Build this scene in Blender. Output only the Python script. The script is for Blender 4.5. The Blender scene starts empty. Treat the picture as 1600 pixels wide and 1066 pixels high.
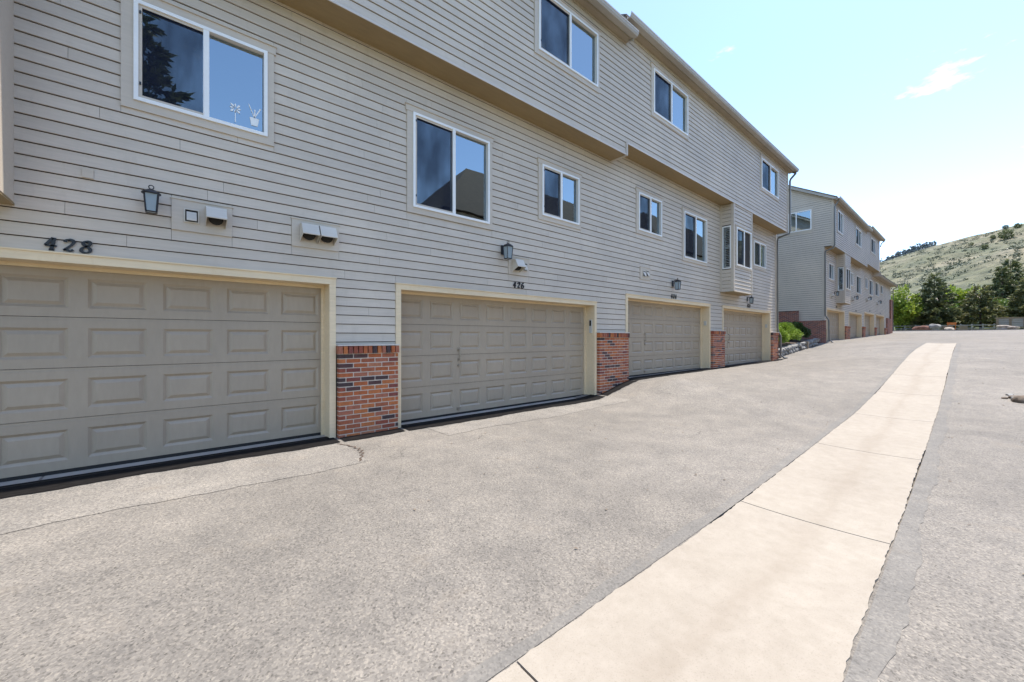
import bpy, bmesh, math, random
import numpy as np
from mathutils import Matrix, Vector
R = math.radians
random.seed(7); rng = np.random.default_rng(7)
scene = bpy.context.scene
C = scene.collection

# ------------------------------------------------------------------ camera
F_PX = 622.0
YAW = math.atan2(727.0, F_PX)          # camera heading, measured from the facade direction (+x) towards the facade (+y)
cam_d = bpy.data.cameras.new('camera'); cam = bpy.data.objects.new('camera', cam_d); C.objects.link(cam)
cam_d.sensor_width = 36.0; cam_d.lens = 36.0 * F_PX / 1600.0
cam_d.shift_y = -6.0 / 1600.0
cam_d.clip_start = 0.05; cam_d.clip_end = 6000.0
cam.location = (0, 0, 0); cam.rotation_euler = (R(90), 0, YAW - R(90))
scene.camera = cam

# ------------------------------------------------------------------ sky, sun, exposure
SUN = Vector((0.36, -0.075, 1.0)).normalized()          # towards the sun
elev = math.asin(SUN.z); azim = math.atan2(SUN.x, SUN.y)
world = bpy.data.worlds.new('World'); scene.world = world; world.use_nodes = True
wn = world.node_tree; wn.nodes.clear()
sky = wn.nodes.new('ShaderNodeTexSky'); sky.sky_type = 'NISHITA'; sky.sun_disc = False
sky.sun_elevation = elev; sky.sun_rotation = azim
sky.altitude = 1500; sky.air_density = 1.0; sky.dust_density = 1.1; sky.ozone_density = 1.6
bg = wn.nodes.new('ShaderNodeBackground'); bg.inputs['Strength'].default_value = 0.15
wo = wn.nodes.new('ShaderNodeOutputWorld')
tc = wn.nodes.new('ShaderNodeTexCoord')
mp = wn.nodes.new('ShaderNodeMapping'); mp.inputs['Scale'].default_value = (2.2, 2.2, 6.5)
nz = wn.nodes.new('ShaderNodeTexNoise'); nz.inputs['Scale'].default_value = 2.1; nz.inputs['Detail'].default_value = 9; nz.inputs['Roughness'].default_value = 0.62
cr = wn.nodes.new('ShaderNodeValToRGB'); cr.color_ramp.elements[0].position = 0.63; cr.color_ramp.elements[1].position = 0.95
cr.color_ramp.elements[1].color = (0.8, 0.8, 0.8, 1)
mx = wn.nodes.new('ShaderNodeMixRGB'); mx.inputs['Color2'].default_value = (9.0, 9.2, 9.6, 1)
wn.links.new(tc.outputs['Generated'], mp.inputs['Vector']); wn.links.new(mp.outputs[0], nz.inputs['Vector'])
wn.links.new(nz.outputs['Fac'], cr.inputs['Fac']); wn.links.new(cr.outputs['Color'], mx.inputs['Fac'])
wn.links.new(sky.outputs[0], mx.inputs['Color1']); wn.links.new(mx.outputs[0], bg.inputs['Color']); wn.links.new(bg.outputs[0], wo.inputs['Surface'])
sd = bpy.data.lights.new('sun', 'SUN'); sd.energy = 2.9; sd.angle = R(0.5); sd.color = (1.0, 0.93, 0.82)
sun = bpy.data.objects.new('sun', sd); C.objects.link(sun)
sun.rotation_euler = SUN.to_track_quat('Z', 'Y').to_euler()
vs = scene.view_settings; vs.view_transform = 'Standard'; vs.look = 'None'; vs.exposure = 1.50; vs.gamma = 1.0; vs.use_curve_mapping = False
scene.cycles.max_bounces = 8; scene.cycles.diffuse_bounces = 4; scene.cycles.transparent_max_bounces = 12
scene.cycles.caustics_reflective = False; scene.cycles.caustics_refractive = False

# ------------------------------------------------------------------ materials
def ramp(nt, stops):
    r = nt.nodes.new('ShaderNodeValToRGB'); e = r.color_ramp.elements
    while len(e) < len(stops): e.new(0.5)
    for k, (p, c) in enumerate(stops):
        e[k].position = p; e[k].color = (c[0], c[1], c[2], 1) if hasattr(c, '__len__') else (c, c, c, 1)
    return r
def new_mat(name, rough=0.6):
    m = bpy.data.materials.new(name); m.use_nodes = True
    b = m.node_tree.nodes['Principled BSDF']; b.inputs['Roughness'].default_value = rough
    return m, m.node_tree, b
def noise(nt, scale, detail=5, rough=0.55, stretch=None, vec=None):
    n = nt.nodes.new('ShaderNodeTexNoise'); n.inputs['Scale'].default_value = scale
    n.inputs['Detail'].default_value = detail; n.inputs['Roughness'].default_value = rough
    g = nt.nodes.new('ShaderNodeNewGeometry'); src = vec or g.outputs['Position']
    if stretch:
        m = nt.nodes.new('ShaderNodeMapping'); m.inputs['Scale'].default_value = stretch
        nt.links.new(src, m.inputs['Vector']); src = m.outputs[0]
    nt.links.new(src, n.inputs['Vector']); return n
def mixc(nt, a, b, fac, mode='MIX'):
    m = nt.nodes.new('ShaderNodeMixRGB'); m.blend_type = mode
    for s, v in (('Color1', a), ('Color2', b), ('Fac', fac)):
        if hasattr(v, 'is_output') or isinstance(v, bpy.types.NodeSocket): nt.links.new(v, m.inputs[s])
        elif s == 'Fac': m.inputs[s].default_value = v
        else: m.inputs[s].default_value = (v[0], v[1], v[2], 1)
    return m.outputs[0]
def bump(nt, b, h, strength=0.3, dist=0.01):
    n = nt.nodes.new('ShaderNodeBump'); n.inputs['Strength'].default_value = strength; n.inputs['Distance'].default_value = dist
    nt.links.new(h, n.inputs['Height']); nt.links.new(n.outputs[0], b.inputs['Normal'])
def painted(name, col, rough=0.55, var=0.10, per_obj=0.06, stretch=(1.2, 6, 14), dirt=None, bmp=0.12):
    """weathered paint: grain noise, blotches, slight change from piece to piece"""
    m, nt, b = new_mat(name, rough)
    n1 = noise(nt, 3.0, 6, 0.6, stretch); n2 = noise(nt, 0.7, 4)
    lo = [c * (1 - var) for c in col]; hi = [min(1, c * (1 + var)) for c in col]
    r = ramp(nt, [(0.3, lo), (0.7, hi)]); nt.links.new(n1.outputs['Fac'], r.inputs['Fac'])
    r2 = ramp(nt, [(0.35, (0.9, 0.9, 0.9)), (0.7, (1.05, 1.04, 1.02))]); nt.links.new(n2.outputs['Fac'], r2.inputs['Fac'])
    c = mixc(nt, r.outputs[0], r2.outputs[0], 1.0, 'MULTIPLY')
    oi = nt.nodes.new('ShaderNodeObjectInfo')
    r3 = ramp(nt, [(0, (1 - per_obj,) * 3), (1, (1 + per_obj,) * 3)]); nt.links.new(oi.outputs['Random'], r3.inputs['Fac'])
    c = mixc(nt, c, r3.outputs[0], 1.0, 'MULTIPLY')
    if dirt:
        n3 = noise(nt, 5.0, 7, 0.7, (1, 1, 0.35)); r4 = ramp(nt, [(0.55, 0.0), (0.78, 0.55)]); nt.links.new(n3.outputs['Fac'], r4.inputs['Fac'])
        c = mixc(nt, c, dirt, r4.outputs[0])
    nt.links.new(c, b.inputs['Base Color'])
    n4 = noise(nt, 40, 4, 0.6, (0.6, 3, 3)); bump(nt, b, n4.outputs['Fac'], bmp, 0.004)
    return m
M = {}
M['siding'] = painted('painted_siding', (0.568, 0.493, 0.402), 0.6, 0.06, 0.05, dirt=(0.45, 0.382, 0.297))
M['felt'] = painted('building_felt', (0.035, 0.028, 0.022), 0.95, 0.1)  # black sheathing: its colour paints the shadow lines between the boards
M['trim'] = painted('trim_paint', (0.545, 0.475, 0.388), 0.55, 0.05, 0.03)
M['door_trim'] = painted('door_trim_paint', (0.76, 0.61, 0.40), 0.5, 0.06, 0.02, dirt=(0.60, 0.43, 0.23))
M['soffit'] = painted('soffit_paint', (0.29, 0.21, 0.105), 0.6, 0.08, 0.02)  # underside shade and warm ground bounce put into the tan
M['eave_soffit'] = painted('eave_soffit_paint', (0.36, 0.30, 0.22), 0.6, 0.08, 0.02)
M['door'] = painted('door_paint', (0.375, 0.305, 0.225), 0.45, 0.04, 0.03, (8, 8, 2), dirt=(0.33, 0.262, 0.185), bmp=0.08)
M['white'] = painted('white_vinyl', (0.82, 0.82, 0.80), 0.35, 0.02, 0.01)
M['gutter'] = painted('gutter_paint', (0.42, 0.385, 0.335), 0.4, 0.05, 0.02)
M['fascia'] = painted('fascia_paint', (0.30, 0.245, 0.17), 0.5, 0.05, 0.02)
M['downspout'] = painted('downspout_paint', (0.17, 0.165, 0.15), 0.35, 0.08, 0.02)
M['metal_black'] = painted('black_metal', (0.015, 0.016, 0.02), 0.35, 0.1, 0.0)
M['vent'] = painted('vent_plastic', (0.60, 0.55, 0.47), 0.5, 0.05, 0.03)
M['dark'] = painted('dark_hole', (0.02, 0.018, 0.016), 0.9, 0.1, 0.0)
M['keypad'] = painted('keypad_plastic', (0.55, 0.53, 0.48), 0.4, 0.05, 0.0)
M['steel'] = painted('handle_metal', (0.35, 0.31, 0.25), 0.35, 0.2, 0.0); M['steel'].node_tree.nodes['Principled BSDF'].inputs['Metallic'].default_value = 0.6
M['flash'] = painted('cap_flashing', (0.62, 0.56, 0.50), 0.5, 0.06, 0.02)
M['tar'] = painted('tar_seal', (0.010, 0.009, 0.009), 0.9, 0.5, 0.0, (4, 4, 4)); M['tar'].node_tree.nodes['Principled BSDF'].inputs['Specular IOR Level'].default_value = 0.12  # black sealant; the building's shadow on the ground is painted into it too
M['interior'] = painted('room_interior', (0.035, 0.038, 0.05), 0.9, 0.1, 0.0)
M['wood'] = painted('weathered_timber', (0.26, 0.20, 0.145), 0.8, 0.2, 0.15, (2, 8, 12))
M['greywood'] = painted('grey_rail_timber', (0.33, 0.32, 0.31), 0.8, 0.2, 0.12, (2, 8, 12))
M['bark'] = painted('bark', (0.085, 0.06, 0.045), 0.95, 0.3, 0.1, (6, 6, 1.5))
M['orange'] = painted('orange_paint', (0.55, 0.17, 0.03), 0.5, 0.1, 0.1)
M['pink_roof'] = painted('pale_roof', (0.55, 0.42, 0.36), 0.8, 0.1)
M['threshold'] = painted('threshold_concrete', (0.36, 0.33, 0.29), 0.85, 0.12, 0.04, (3, 3, 3))

def brick_mat():
    m, nt, b = new_mat('fired_brick', 0.85)
    oi = nt.nodes.new('ShaderNodeObjectInfo')
    r = ramp(nt, [(0.0, (0.40, 0.115, 0.040)), (0.16, (0.34, 0.105, 0.05)), (0.32, (0.46, 0.15, 0.05)), (0.46, (0.36, 0.13, 0.075)),
                  (0.58, (0.27, 0.072, 0.04)), (0.70, (0.42, 0.17, 0.09)), (0.76, (0.21, 0.06, 0.045)), (0.84, (0.095, 0.045, 0.042)), (0.93, (0.065, 0.04, 0.04))])
    r.color_ramp.interpolation = 'CONSTANT'
    nt.links.new(oi.outputs['Random'], r.inputs['Fac'])
    n1 = noise(nt, 22, 6, 0.65); r2 = ramp(nt, [(0.3, (0.72, 0.70, 0.68)), (0.7, (1.18, 1.15, 1.1))]); nt.links.new(n1.outputs['Fac'], r2.inputs['Fac'])
    c = mixc(nt, r.outputs[0], r2.outputs[0], 1.0, 'MULTIPLY')
    nt.links.new(c, b.inputs['Base Color']); n2 = noise(nt, 70, 5, 0.6); bump(nt, b, n2.outputs['Fac'], 0.5, 0.006)
    return m
M['brick'] = brick_mat()
M['mortar'] = painted('mortar', (0.56, 0.48, 0.40), 0.95, 0.12, 0.0, (3, 3, 3))

def far_brick_mat():
    m, nt, b = new_mat('far_brick', 0.9)
    g = nt.nodes.new('ShaderNodeNewGeometry'); sx = nt.nodes.new('ShaderNodeSeparateXYZ'); nt.links.new(g.outputs['Position'], sx.inputs[0])
    ad = nt.nodes.new('ShaderNodeMath'); nt.links.new(sx.outputs['X'], ad.inputs[0]); nt.links.new(sx.outputs['Y'], ad.inputs[1])
    cb = nt.nodes.new('ShaderNodeCombineXYZ'); nt.links.new(ad.outputs[0], cb.inputs['X']); nt.links.new(sx.outputs['Z'], cb.inputs['Y'])
    t = nt.nodes.new('ShaderNodeTexBrick'); nt.links.new(cb.outputs[0], t.inputs['Vector'])
    t.inputs['Scale'].default_value = 1.0; t.inputs['Brick Width'].default_value = 0.21; t.inputs['Row Height'].default_value = 0.068; t.inputs['Mortar Size'].default_value = 0.008
    t.inputs['Color1'].default_value = (0.34, 0.10, 0.05, 1); t.inputs['Color2'].default_value = (0.14, 0.05, 0.042, 1); t.inputs['Mortar'].default_value = (0.36, 0.28, 0.23, 1)
    nt.links.new(t.outputs['Color'], b.inputs['Base Color']); return m
M['far_brick'] = far_brick_mat()

def asphalt_mat(name, base=0.185, tint=(1.04, 0.96, 0.865), patchy=0.22, agg=1.0):
    m, nt, b = new_mat(name, 0.9)
    big = noise(nt, 0.42, 5, 0.6); mid = noise(nt, 2.6, 6, 0.65); fine = noise(nt, 55, 4, 0.75)
    vo = nt.nodes.new('ShaderNodeTexVoronoi'); vo.inputs['Scale'].default_value = 95
    g = nt.nodes.new('ShaderNodeNewGeometry'); nt.links.new(g.outputs['Position'], vo.inputs['Vector'])
    bw = nt.nodes.new('ShaderNodeRGBToBW'); nt.links.new(vo.outputs['Color'], bw.inputs[0])
    r0 = ramp(nt, [(0.2, [base * t * (1 - patchy) for t in tint]), (0.5, [base * t for t in tint]), (0.8, [base * (1 + patchy) * t for t in tint])])
    nt.links.new(big.outputs['Fac'], r0.inputs['Fac'])
    r1 = ramp(nt, [(0.3, (0.82, 0.82, 0.825)), (0.7, (1.13, 1.12, 1.10))]); nt.links.new(mid.outputs['Fac'], r1.inputs['Fac'])
    c = mixc(nt, r0.outputs[0], r1.outputs[0], 1.0, 'MULTIPLY')
    r2 = ramp(nt, [(0.0, (0.42, 0.41, 0.40)), (0.25, (0.84, 0.83, 0.82)), (0.6, (1.05, 1.04, 1.02)), (1.0, (1.5, 1.46, 1.38))]); nt.links.new(bw.outputs[0], r2.inputs['Fac'])
    c = mixc(nt, c, r2.outputs[0], agg, 'MULTIPLY')
    r3 = ramp(nt, [(0.33, (0.55, 0.54, 0.53)), (0.47, (1, 1, 1))]); nt.links.new(fine.outputs['Fac'], r3.inputs['Fac'])
    c = mixc(nt, c, r3.outputs[0], 0.8 * agg, 'MULTIPLY')
    # hairline cracks: distorted voronoi borders, only in places
    wob = noise(nt, 1.3, 5, 0.6); sc = nt.nodes.new('ShaderNodeVectorMath'); sc.operation = 'SCALE'; sc.inputs['Scale'].default_value = 0.9
    nt.links.new(wob.outputs['Color'], sc.inputs[0]); ad = nt.nodes.new('ShaderNodeVectorMath'); nt.links.new(g.outputs['Position'], ad.inputs[0]); nt.links.new(sc.outputs[0], ad.inputs[1])
    v2 = nt.nodes.new('ShaderNodeTexVoronoi'); v2.feature = 'DISTANCE_TO_EDGE'; v2.inputs['Scale'].default_value = 0.55; nt.links.new(ad.outputs[0], v2.inputs['Vector'])
    r4 = ramp(nt, [(0.0, 0.75), (0.006, 0.0)]); nt.links.new(v2.outputs['Distance'], r4.inputs['Fac'])
    msk = noise(nt, 0.6, 3); r5 = ramp(nt, [(0.56, 0.0), (0.66, 1.0)]); nt.links.new(msk.outputs['Fac'], r5.inputs['Fac'])
    f = mixc(nt, (0, 0, 0), r4.outputs[0], r5.outputs[0])
    c = mixc(nt, c, (0.05, 0.046, 0.042), f)
    # brown dust gathered in places
    du = noise(nt, 1.7, 8, 0.72); r6 = ramp(nt, [(0.57, 0.0), (0.75, 0.45)]); nt.links.new(du.outputs['Fac'], r6.inputs['Fac'])
    c = mixc(nt, c, (0.20, 0.165, 0.125), r6.outputs[0])
    nt.links.new(c, b.inputs['Base Color'])
    h = mixc(nt, bw.outputs[0], fine.outputs['Fac'], 0.5); bump(nt, b, h, 0.55 * agg, 0.006)
    return m
M['asphalt'] = asphalt_mat('aged_asphalt')
M['patch'] = asphalt_mat('patch_asphalt', 0.205, (1.03, 0.96, 0.875), 0.24)
M['sealband'] = asphalt_mat('seal_band_asphalt', 0.168, (1.03, 0.97, 0.89), 0.14, 0.6)

def concrete_mat():
    m, nt, b = new_mat('pan_concrete', 0.85)
    n1 = noise(nt, 0.9, 6, 0.6); n2 = noise(nt, 9, 7, 0.7); n3 = noise(nt, 120, 3, 0.7)
    r1 = ramp(nt, [(0.3, (0.295, 0.258, 0.213)), (0.7, (0.33, 0.292, 0.243))]); nt.links.new(n1.outputs['Fac'], r1.inputs['Fac'])
    r2 = ramp(nt, [(0.3, (0.9, 0.89, 0.87)), (0.65, (1.05, 1.05, 1.05))]); nt.links.new(n2.outputs['Fac'], r2.inputs['Fac'])
    c = mixc(nt, r1.outputs[0], r2.outputs[0], 1, 'MULTIPLY')
    r3 = ramp(nt, [(0.32, (0.72, 0.70, 0.67)), (0.45, (1, 1, 1))]); nt.links.new(n3.outputs['Fac'], r3.inputs['Fac'])
    c = mixc(nt, c, r3.outputs[0], 0.6, 'MULTIPLY')
    # water track stains along the middle
    g = nt.nodes.new('ShaderNodeUVMap'); sx = nt.nodes.new('ShaderNodeSeparateXYZ'); nt.links.new(g.outputs[0], sx.inputs[0])
    n4 = noise(nt, 1.1, 5, 0.6, (0.5, 2, 1)); ad = nt.nodes.new('ShaderNodeMath'); ad.operation = 'MULTIPLY_ADD'
    nt.links.new(n4.outputs['Fac'], ad.inputs[0]); ad.inputs[1].default_value = 0.55; nt.links.new(sx.outputs['Y'], ad.inputs[2])
    r4 = ramp(nt, [(0.64, 0.0), (0.76, 0.20), (0.92, 0.0)]); nt.links.new(ad.outputs[0], r4.inputs['Fac'])
    c = mixc(nt, c, (0.19, 0.145, 0.10), r4.outputs[0])
    n5 = noise(nt, 3.2, 8, 0.75); r5 = ramp(nt, [(0.66, 0.0), (0.74, 0.4)]); nt.links.new(n5.outputs['Fac'], r5.inputs['Fac'])
    c = mixc(nt, c, (0.18, 0.145, 0.11), r5.outputs[0])
    nt.links.new(c, b.inputs['Base Color']); bump(nt, b, n3.outputs['Fac'], 0.25, 0.003)
    return m
M['concrete'] = concrete_mat()

def glass_mat(name, tint, ior, refl_tint=(1, 1, 1), wav=0.0, rough=0.0):
    m = bpy.data.materials.new(name); m.use_nodes = True; nt = m.node_tree; nt.nodes.clear()
    o = nt.nodes.new('ShaderNodeOutputMaterial'); t = nt.nodes.new('ShaderNodeBsdfTransparent'); t.inputs[0].default_value = (*tint, 1)
    gl = nt.nodes.new('ShaderNodeBsdfGlossy'); gl.inputs['Roughness'].default_value = rough; gl.inputs['Color'].default_value = (*refl_tint, 1)
    fr = nt.nodes.new('ShaderNodeFresnel'); fr.inputs['IOR'].default_value = ior
    ms = nt.nodes.new('ShaderNodeMixShader'); nt.links.new(fr.outputs[0], ms.inputs[0]); nt.links.new(t.outputs[0], ms.inputs[1]); nt.links.new(gl.outputs[0], ms.inputs[2])
    if wav:
        n = noise(nt, 1.6, 2, 0.4); bp = nt.nodes.new('ShaderNodeBump'); bp.inputs['Strength'].default_value = wav; bp.inputs['Distance'].default_value = 0.02
        nt.links.new(n.outputs['Fac'], bp.inputs['Height']); nt.links.new(bp.outputs[0], gl.inputs['Normal'])
    nt.links.new(ms.outputs[0], o.inputs['Surface']); return m
M['glass'] = glass_mat('window_glass', (0.8, 0.85, 0.9), 3.9, (0.80, 0.95, 1.0), 0.05)
def screen_mat():
    m = bpy.data.materials.new('insect_screen'); m.use_nodes = True; nt = m.node_tree; nt.nodes.clear()
    o = nt.nodes.new('ShaderNodeOutputMaterial'); t = nt.nodes.new('ShaderNodeBsdfTransparent')
    d = nt.nodes.new('ShaderNodeBsdfDiffuse'); d.inputs['Color'].default_value = (0.022, 0.027, 0.045, 1)
    n = noise(nt, 2.4, 3, 0.55, (1.6, 1, 0.5)); r = ramp(nt, [(0.35, 0.36), (0.65, 0.62)]); nt.links.new(n.outputs['Fac'], r.inputs['Fac'])
    ms = nt.nodes.new('ShaderNodeMixShader'); nt.links.new(r.outputs[0], ms.inputs[0]); nt.links.new(t.outputs[0], ms.inputs[1]); nt.links.new(d.outputs[0], ms.inputs[2])
    nt.links.new(ms.outputs[0], o.inputs['Surface']); return m
M['screen'] = screen_mat()
def frosted():
    m, nt, b = new_mat('lamp_glass', 0.25); b.inputs['Base Color'].default_value = (0.42, 0.50, 0.54, 1)
    b.inputs['Transmission Weight'].default_value = 0.35; return m
M['lampglass'] = frosted()

def shingle_mat(name, col):
    m, nt, b = new_mat(name, 0.9)
    g = nt.nodes.new('ShaderNodeNewGeometry'); t = nt.nodes.new('ShaderNodeTexBrick'); t.inputs['Scale'].default_value = 1
    t.inputs['Brick Width'].default_value = 0.3; t.inputs['Row Height'].default_value = 0.14; t.inputs['Mortar Size'].default_value = 0.008
    mpn = nt.nodes.new('ShaderNodeMapping'); nt.links.new(g.outputs['Position'], mpn.inputs['Vector']); nt.links.new(mpn.outputs[0], t.inputs['Vector'])
    t.inputs['Color1'].default_value = (*[c * 1.25 for c in col], 1); t.inputs['Color2'].default_value = (*[c * 0.75 for c in col], 1); t.inputs['Mortar'].default_value = (*[c * 0.4 for c in col], 1)
    nt.links.new(t.outputs['Color'], b.inputs['Base Color']); return m
M['shingle'] = shingle_mat('roof_shingle', (0.19, 0.165, 0.14))
M['shingle_dark'] = shingle_mat('dark_shingle', (0.030, 0.021, 0.014))

def leaf_mat(name, a, b_, trans=0.25):
    m, nt, b = new_mat(name, 0.55)
    n = noise(nt, 1.4, 4, 0.6); r = ramp(nt, [(0.32, a), (0.68, b_)]); nt.links.new(n.outputs['Fac'], r.inputs['Fac'])
    nt.links.new(r.outputs[0], b.inputs['Base Color'])
    tr = nt.nodes.new('ShaderNodeBsdfTranslucent'); nt.links.new(r.outputs[0], tr.inputs['Color'])
    ms = nt.nodes.new('ShaderNodeMixShader'); ms.inputs[0].default_value = trans
    nt.links.new(b.outputs[0], ms.inputs[1]); nt.links.new(tr.outputs[0], ms.inputs[2]); nt.links.new(ms.outputs[0], nt.nodes['Material Output'].inputs['Surface'])
    return m
M['spruce'] = leaf_mat('spruce_needles', (0.05, 0.072, 0.030), (0.19, 0.20, 0.075), 0.25)
M['pine'] = leaf_mat('pine_needles', (0.075, 0.095, 0.036), (0.23, 0.22, 0.085), 0.25)
M['lime'] = leaf_mat('lime_leaves', (0.14, 0.22, 0.02), (0.34, 0.40, 0.05), 0.4)
M['green'] = leaf_mat('green_leaves', (0.06, 0.12, 0.02), (0.20, 0.26, 0.05), 0.35)
M['shrub_lime'] = leaf_mat('shrub_leaves_bright', (0.11, 0.19, 0.02), (0.26, 0.36, 0.05), 0.3)
M['shrub_dark'] = leaf_mat('shrub_leaves_dark', (0.03, 0.06, 0.016), (0.07, 0.12, 0.03), 0.25)
M['scrub'] = leaf_mat('scrub_leaves', (0.07, 0.085, 0.05), (0.13, 0.14, 0.085), 0.1)
M['blue_pine'] = leaf_mat('blue_green_needles', (0.10, 0.125, 0.13), (0.16, 0.19, 0.19), 0.1)  # distance haze put into the needle colour, paler and bluer

def hill_mat():
    m, nt, b = new_mat('dry_hillside', 0.95)
    n1 = noise(nt, 0.022, 8, 0.65, (1, 1, 1)); n2 = noise(nt, 0.16, 7, 0.7); n3 = noise(nt, 0.9, 5, 0.7)
    r1 = ramp(nt, [(0.36, (0.085, 0.098, 0.05)), (0.5, (0.145, 0.14, 0.082)), (0.64, (0.235, 0.205, 0.14))]); nt.links.new(n1.outputs['Fac'], r1.inputs['Fac'])
    r2 = ramp(nt, [(0.38, (0.42, 0.46, 0.40)), (0.52, (1, 1, 1)), (0.68, (1.25, 1.2, 1.1))]); nt.links.new(n2.outputs['Fac'], r2.inputs['Fac'])
    c = mixc(nt, r1.outputs[0], r2.outputs[0], 1, 'MULTIPLY')
    r3 = ramp(nt, [(0.40, (0.62, 0.62, 0.58)), (0.55, (1.05, 1.05, 1.02))]); nt.links.new(n3.outputs['Fac'], r3.inputs['Fac'])
    c = mixc(nt, c, r3.outputs[0], 0.7, 'MULTIPLY')
    nt.links.new(c, b.inputs['Base Color']); bump(nt, b, n2.outputs['Fac'], 0.7, 2.0); return m
M['hill'] = hill_mat()
def grass_mat():
    m, nt, b = new_mat('lawn', 0.9)
    n = noise(nt, 0.8, 6, 0.7); r = ramp(nt, [(0.3, (0.09, 0.12, 0.03)), (0.55, (0.17, 0.19, 0.05)), (0.75, (0.27, 0.23, 0.12))]); nt.links.new(n.outputs['Fac'], r.inputs['Fac'])
    nt.links.new(r.outputs[0], b.inputs['Base Color']); return m
M['grass'] = grass_mat()
def rock_mat(name, a, b_):
    m, nt, b = new_mat(name, 0.9); n = noise(nt, 3.5, 7, 0.65); r = ramp(nt, [(0.3, a), (0.7, b_)])
    nt.links.new(n.outputs['Fac'], r.inputs['Fac']); nt.links.new(r.outputs[0], b.inputs['Base Color']); bump(nt, b, n.outputs['Fac'], 0.5, 0.05); return m
M['rock_red'] = rock_mat('red_rock', (0.14, 0.06, 0.045), (0.30, 0.15, 0.11))
M['rock_tan'] = rock_mat('tan_rock', (0.26, 0.21, 0.17), (0.46, 0.40, 0.34))
M['rock_brown'] = rock_mat('brown_rock', (0.09, 0.065, 0.045), (0.20, 0.155, 0.115))
M['rock_grey'] = rock_mat('grey_rock', (0.14, 0.135, 0.13), (0.34, 0.33, 0.31))

# ------------------------------------------------------------------ mesh helpers
class MB:
    def __init__(s): s.v = []; s.f = []
    def box(s, x0, x1, y0, y1, z0, z1):
        n = len(s.v); s.v += [(x, y, z) for x in (x0, x1) for y in (y0, y1) for z in (z0, z1)]
        s.f += [(n, n+1, n+3, n+2), (n+4, n+6, n+7, n+5), (n, n+4, n+5, n+1), (n+2, n+3, n+7, n+6), (n, n+2, n+6, n+4), (n+1, n+5, n+7, n+3)]; return s
    def hexa(s, p):          # 8 corners: bottom ring 4, top ring 4
        n = len(s.v); s.v += [tuple(q) for q in p]
        s.f += [(n+3, n+2, n+1, n), (n+4, n+5, n+6, n+7), (n, n+1, n+5, n+4), (n+1, n+2, n+6, n+5), (n+2, n+3, n+7, n+6), (n+3, n, n+4, n+7)]; return s
    def quad(s, a, b, c, d):
        n = len(s.v); s.v += [a, b, c, d]; s.f.append((n, n+1, n+2, n+3)); return s
    def prism_x(s, prof, x0, x1):       # prof: list of (y, z)
        n = len(s.v); k = len(prof)
        s.v += [(x0, y, z) for y, z in prof] + [(x1, y, z) for y, z in prof]
        s.f += [tuple(range(n, n+k)), tuple(range(n+2*k-1, n+k-1, -1))] + [(n+i, n+k+i, n+k+(i+1) % k, n+(i+1) % k) for i in range(k)]; return s
    def prism_y(s, prof, y0, y1):       # prof: list of (x, z)
        n = len(s.v); k = len(prof)
        s.v += [(x, y0, z) for x, z in prof] + [(x, y1, z) for x, z in prof]
        s.f += [tuple(range(n, n+k)), tuple(range(n+2*k-1, n+k-1, -1))] + [(n+i, n+k+i, n+k+(i+1) % k, n+(i+1) % k) for i in range(k)]; return s
    def tube(s, pts, rad, seg=8, square=None):
        pts = [Vector(p) for p in pts]; n = len(s.v); rr = rad if hasattr(rad, '__len__') else [rad] * len(pts)
        for i, p in enumerate(pts):
            d = (pts[min(i+1, len(pts)-1)] - pts[max(i-1, 0)]).normalized()
            a = Vector((1, 0, 0)) if abs(d.x) < 0.9 else Vector((0, 1, 0))
            u = d.cross(a).normalized(); w = d.cross(u).normalized()
            for k in range(seg):
                t = 2 * math.pi * (k + (0.5 if square else 0)) / seg
                s.v.append(tuple(p + u * math.cos(t) * rr[i] + w * math.sin(t) * rr[i]))
        for i in range(len(pts)-1):
            for k in range(seg):
                a = n + i*seg + k; b = n + i*seg + (k+1) % seg
                s.f.append((a, b, b+seg, a+seg))
        s.f += [tuple(n + k for k in reversed(range(seg))), tuple(n + (len(pts)-1)*seg + k for k in range(seg))]; return s
    def mesh(s, name):
        me = bpy.data.meshes.new(name); me.from_pydata(s.v, [], s.f)
        bm = bmesh.new(); bm.from_mesh(me); bmesh.ops.recalc_face_normals(bm, faces=bm.faces); bm.to_mesh(me); bm.free(); return me
    def build(s, name, mat, parent=None, smooth=False, kind=None):
        return link(name, s.mesh(name), mat, parent, smooth, kind)
def link(name, me, mat, parent=None, smooth=False, kind=None, loc=None):
    if mat and not me.materials: me.materials.append(M[mat] if isinstance(mat, str) else mat)
    if smooth: me.polygons.foreach_set('use_smooth', [True] * len(me.polygons))
    o = bpy.data.objects.new(name, me); C.objects.link(o)
    if loc is not None: o.location = loc
    if parent is not None: adopt(o, parent)
    if kind: o['kind'] = kind
    return o
WORLD = {}
def adopt(o, parent):
    o.parent = parent; o.matrix_parent_inverse = Matrix.Translation(-Vector(WORLD.get(parent.name, (0, 0, 0))))
def thing(name, label, cat, loc=(0, 0, 0), group=None):
    o = bpy.data.objects.new(name, None); C.objects.link(o); o.location = loc; o.empty_display_size = 0.2
    WORLD[o.name] = tuple(loc); tag(o, label, cat, group); return o
def tag(o, label, cat, group=None):
    o['label'] = label; o['category'] = cat
    if group: o['group'] = group
    return o
def fast_mesh(name, verts, faces):          # numpy arrays, quads or tris
    me = bpy.data.meshes.new(name); nv, nf, k = len(verts), len(faces), faces.shape[1]
    me.vertices.add(nv); me.vertices.foreach_set('co', np.asarray(verts, np.float32).ravel())
    me.loops.add(nf * k); me.loops.foreach_set('vertex_index', np.asarray(faces, np.int32).ravel())
    me.polygons.add(nf); me.polygons.foreach_set('loop_start', np.arange(0, nf * k, k, dtype=np.int32))
    me.update(calc_edges=True); me.validate(); return me

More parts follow.
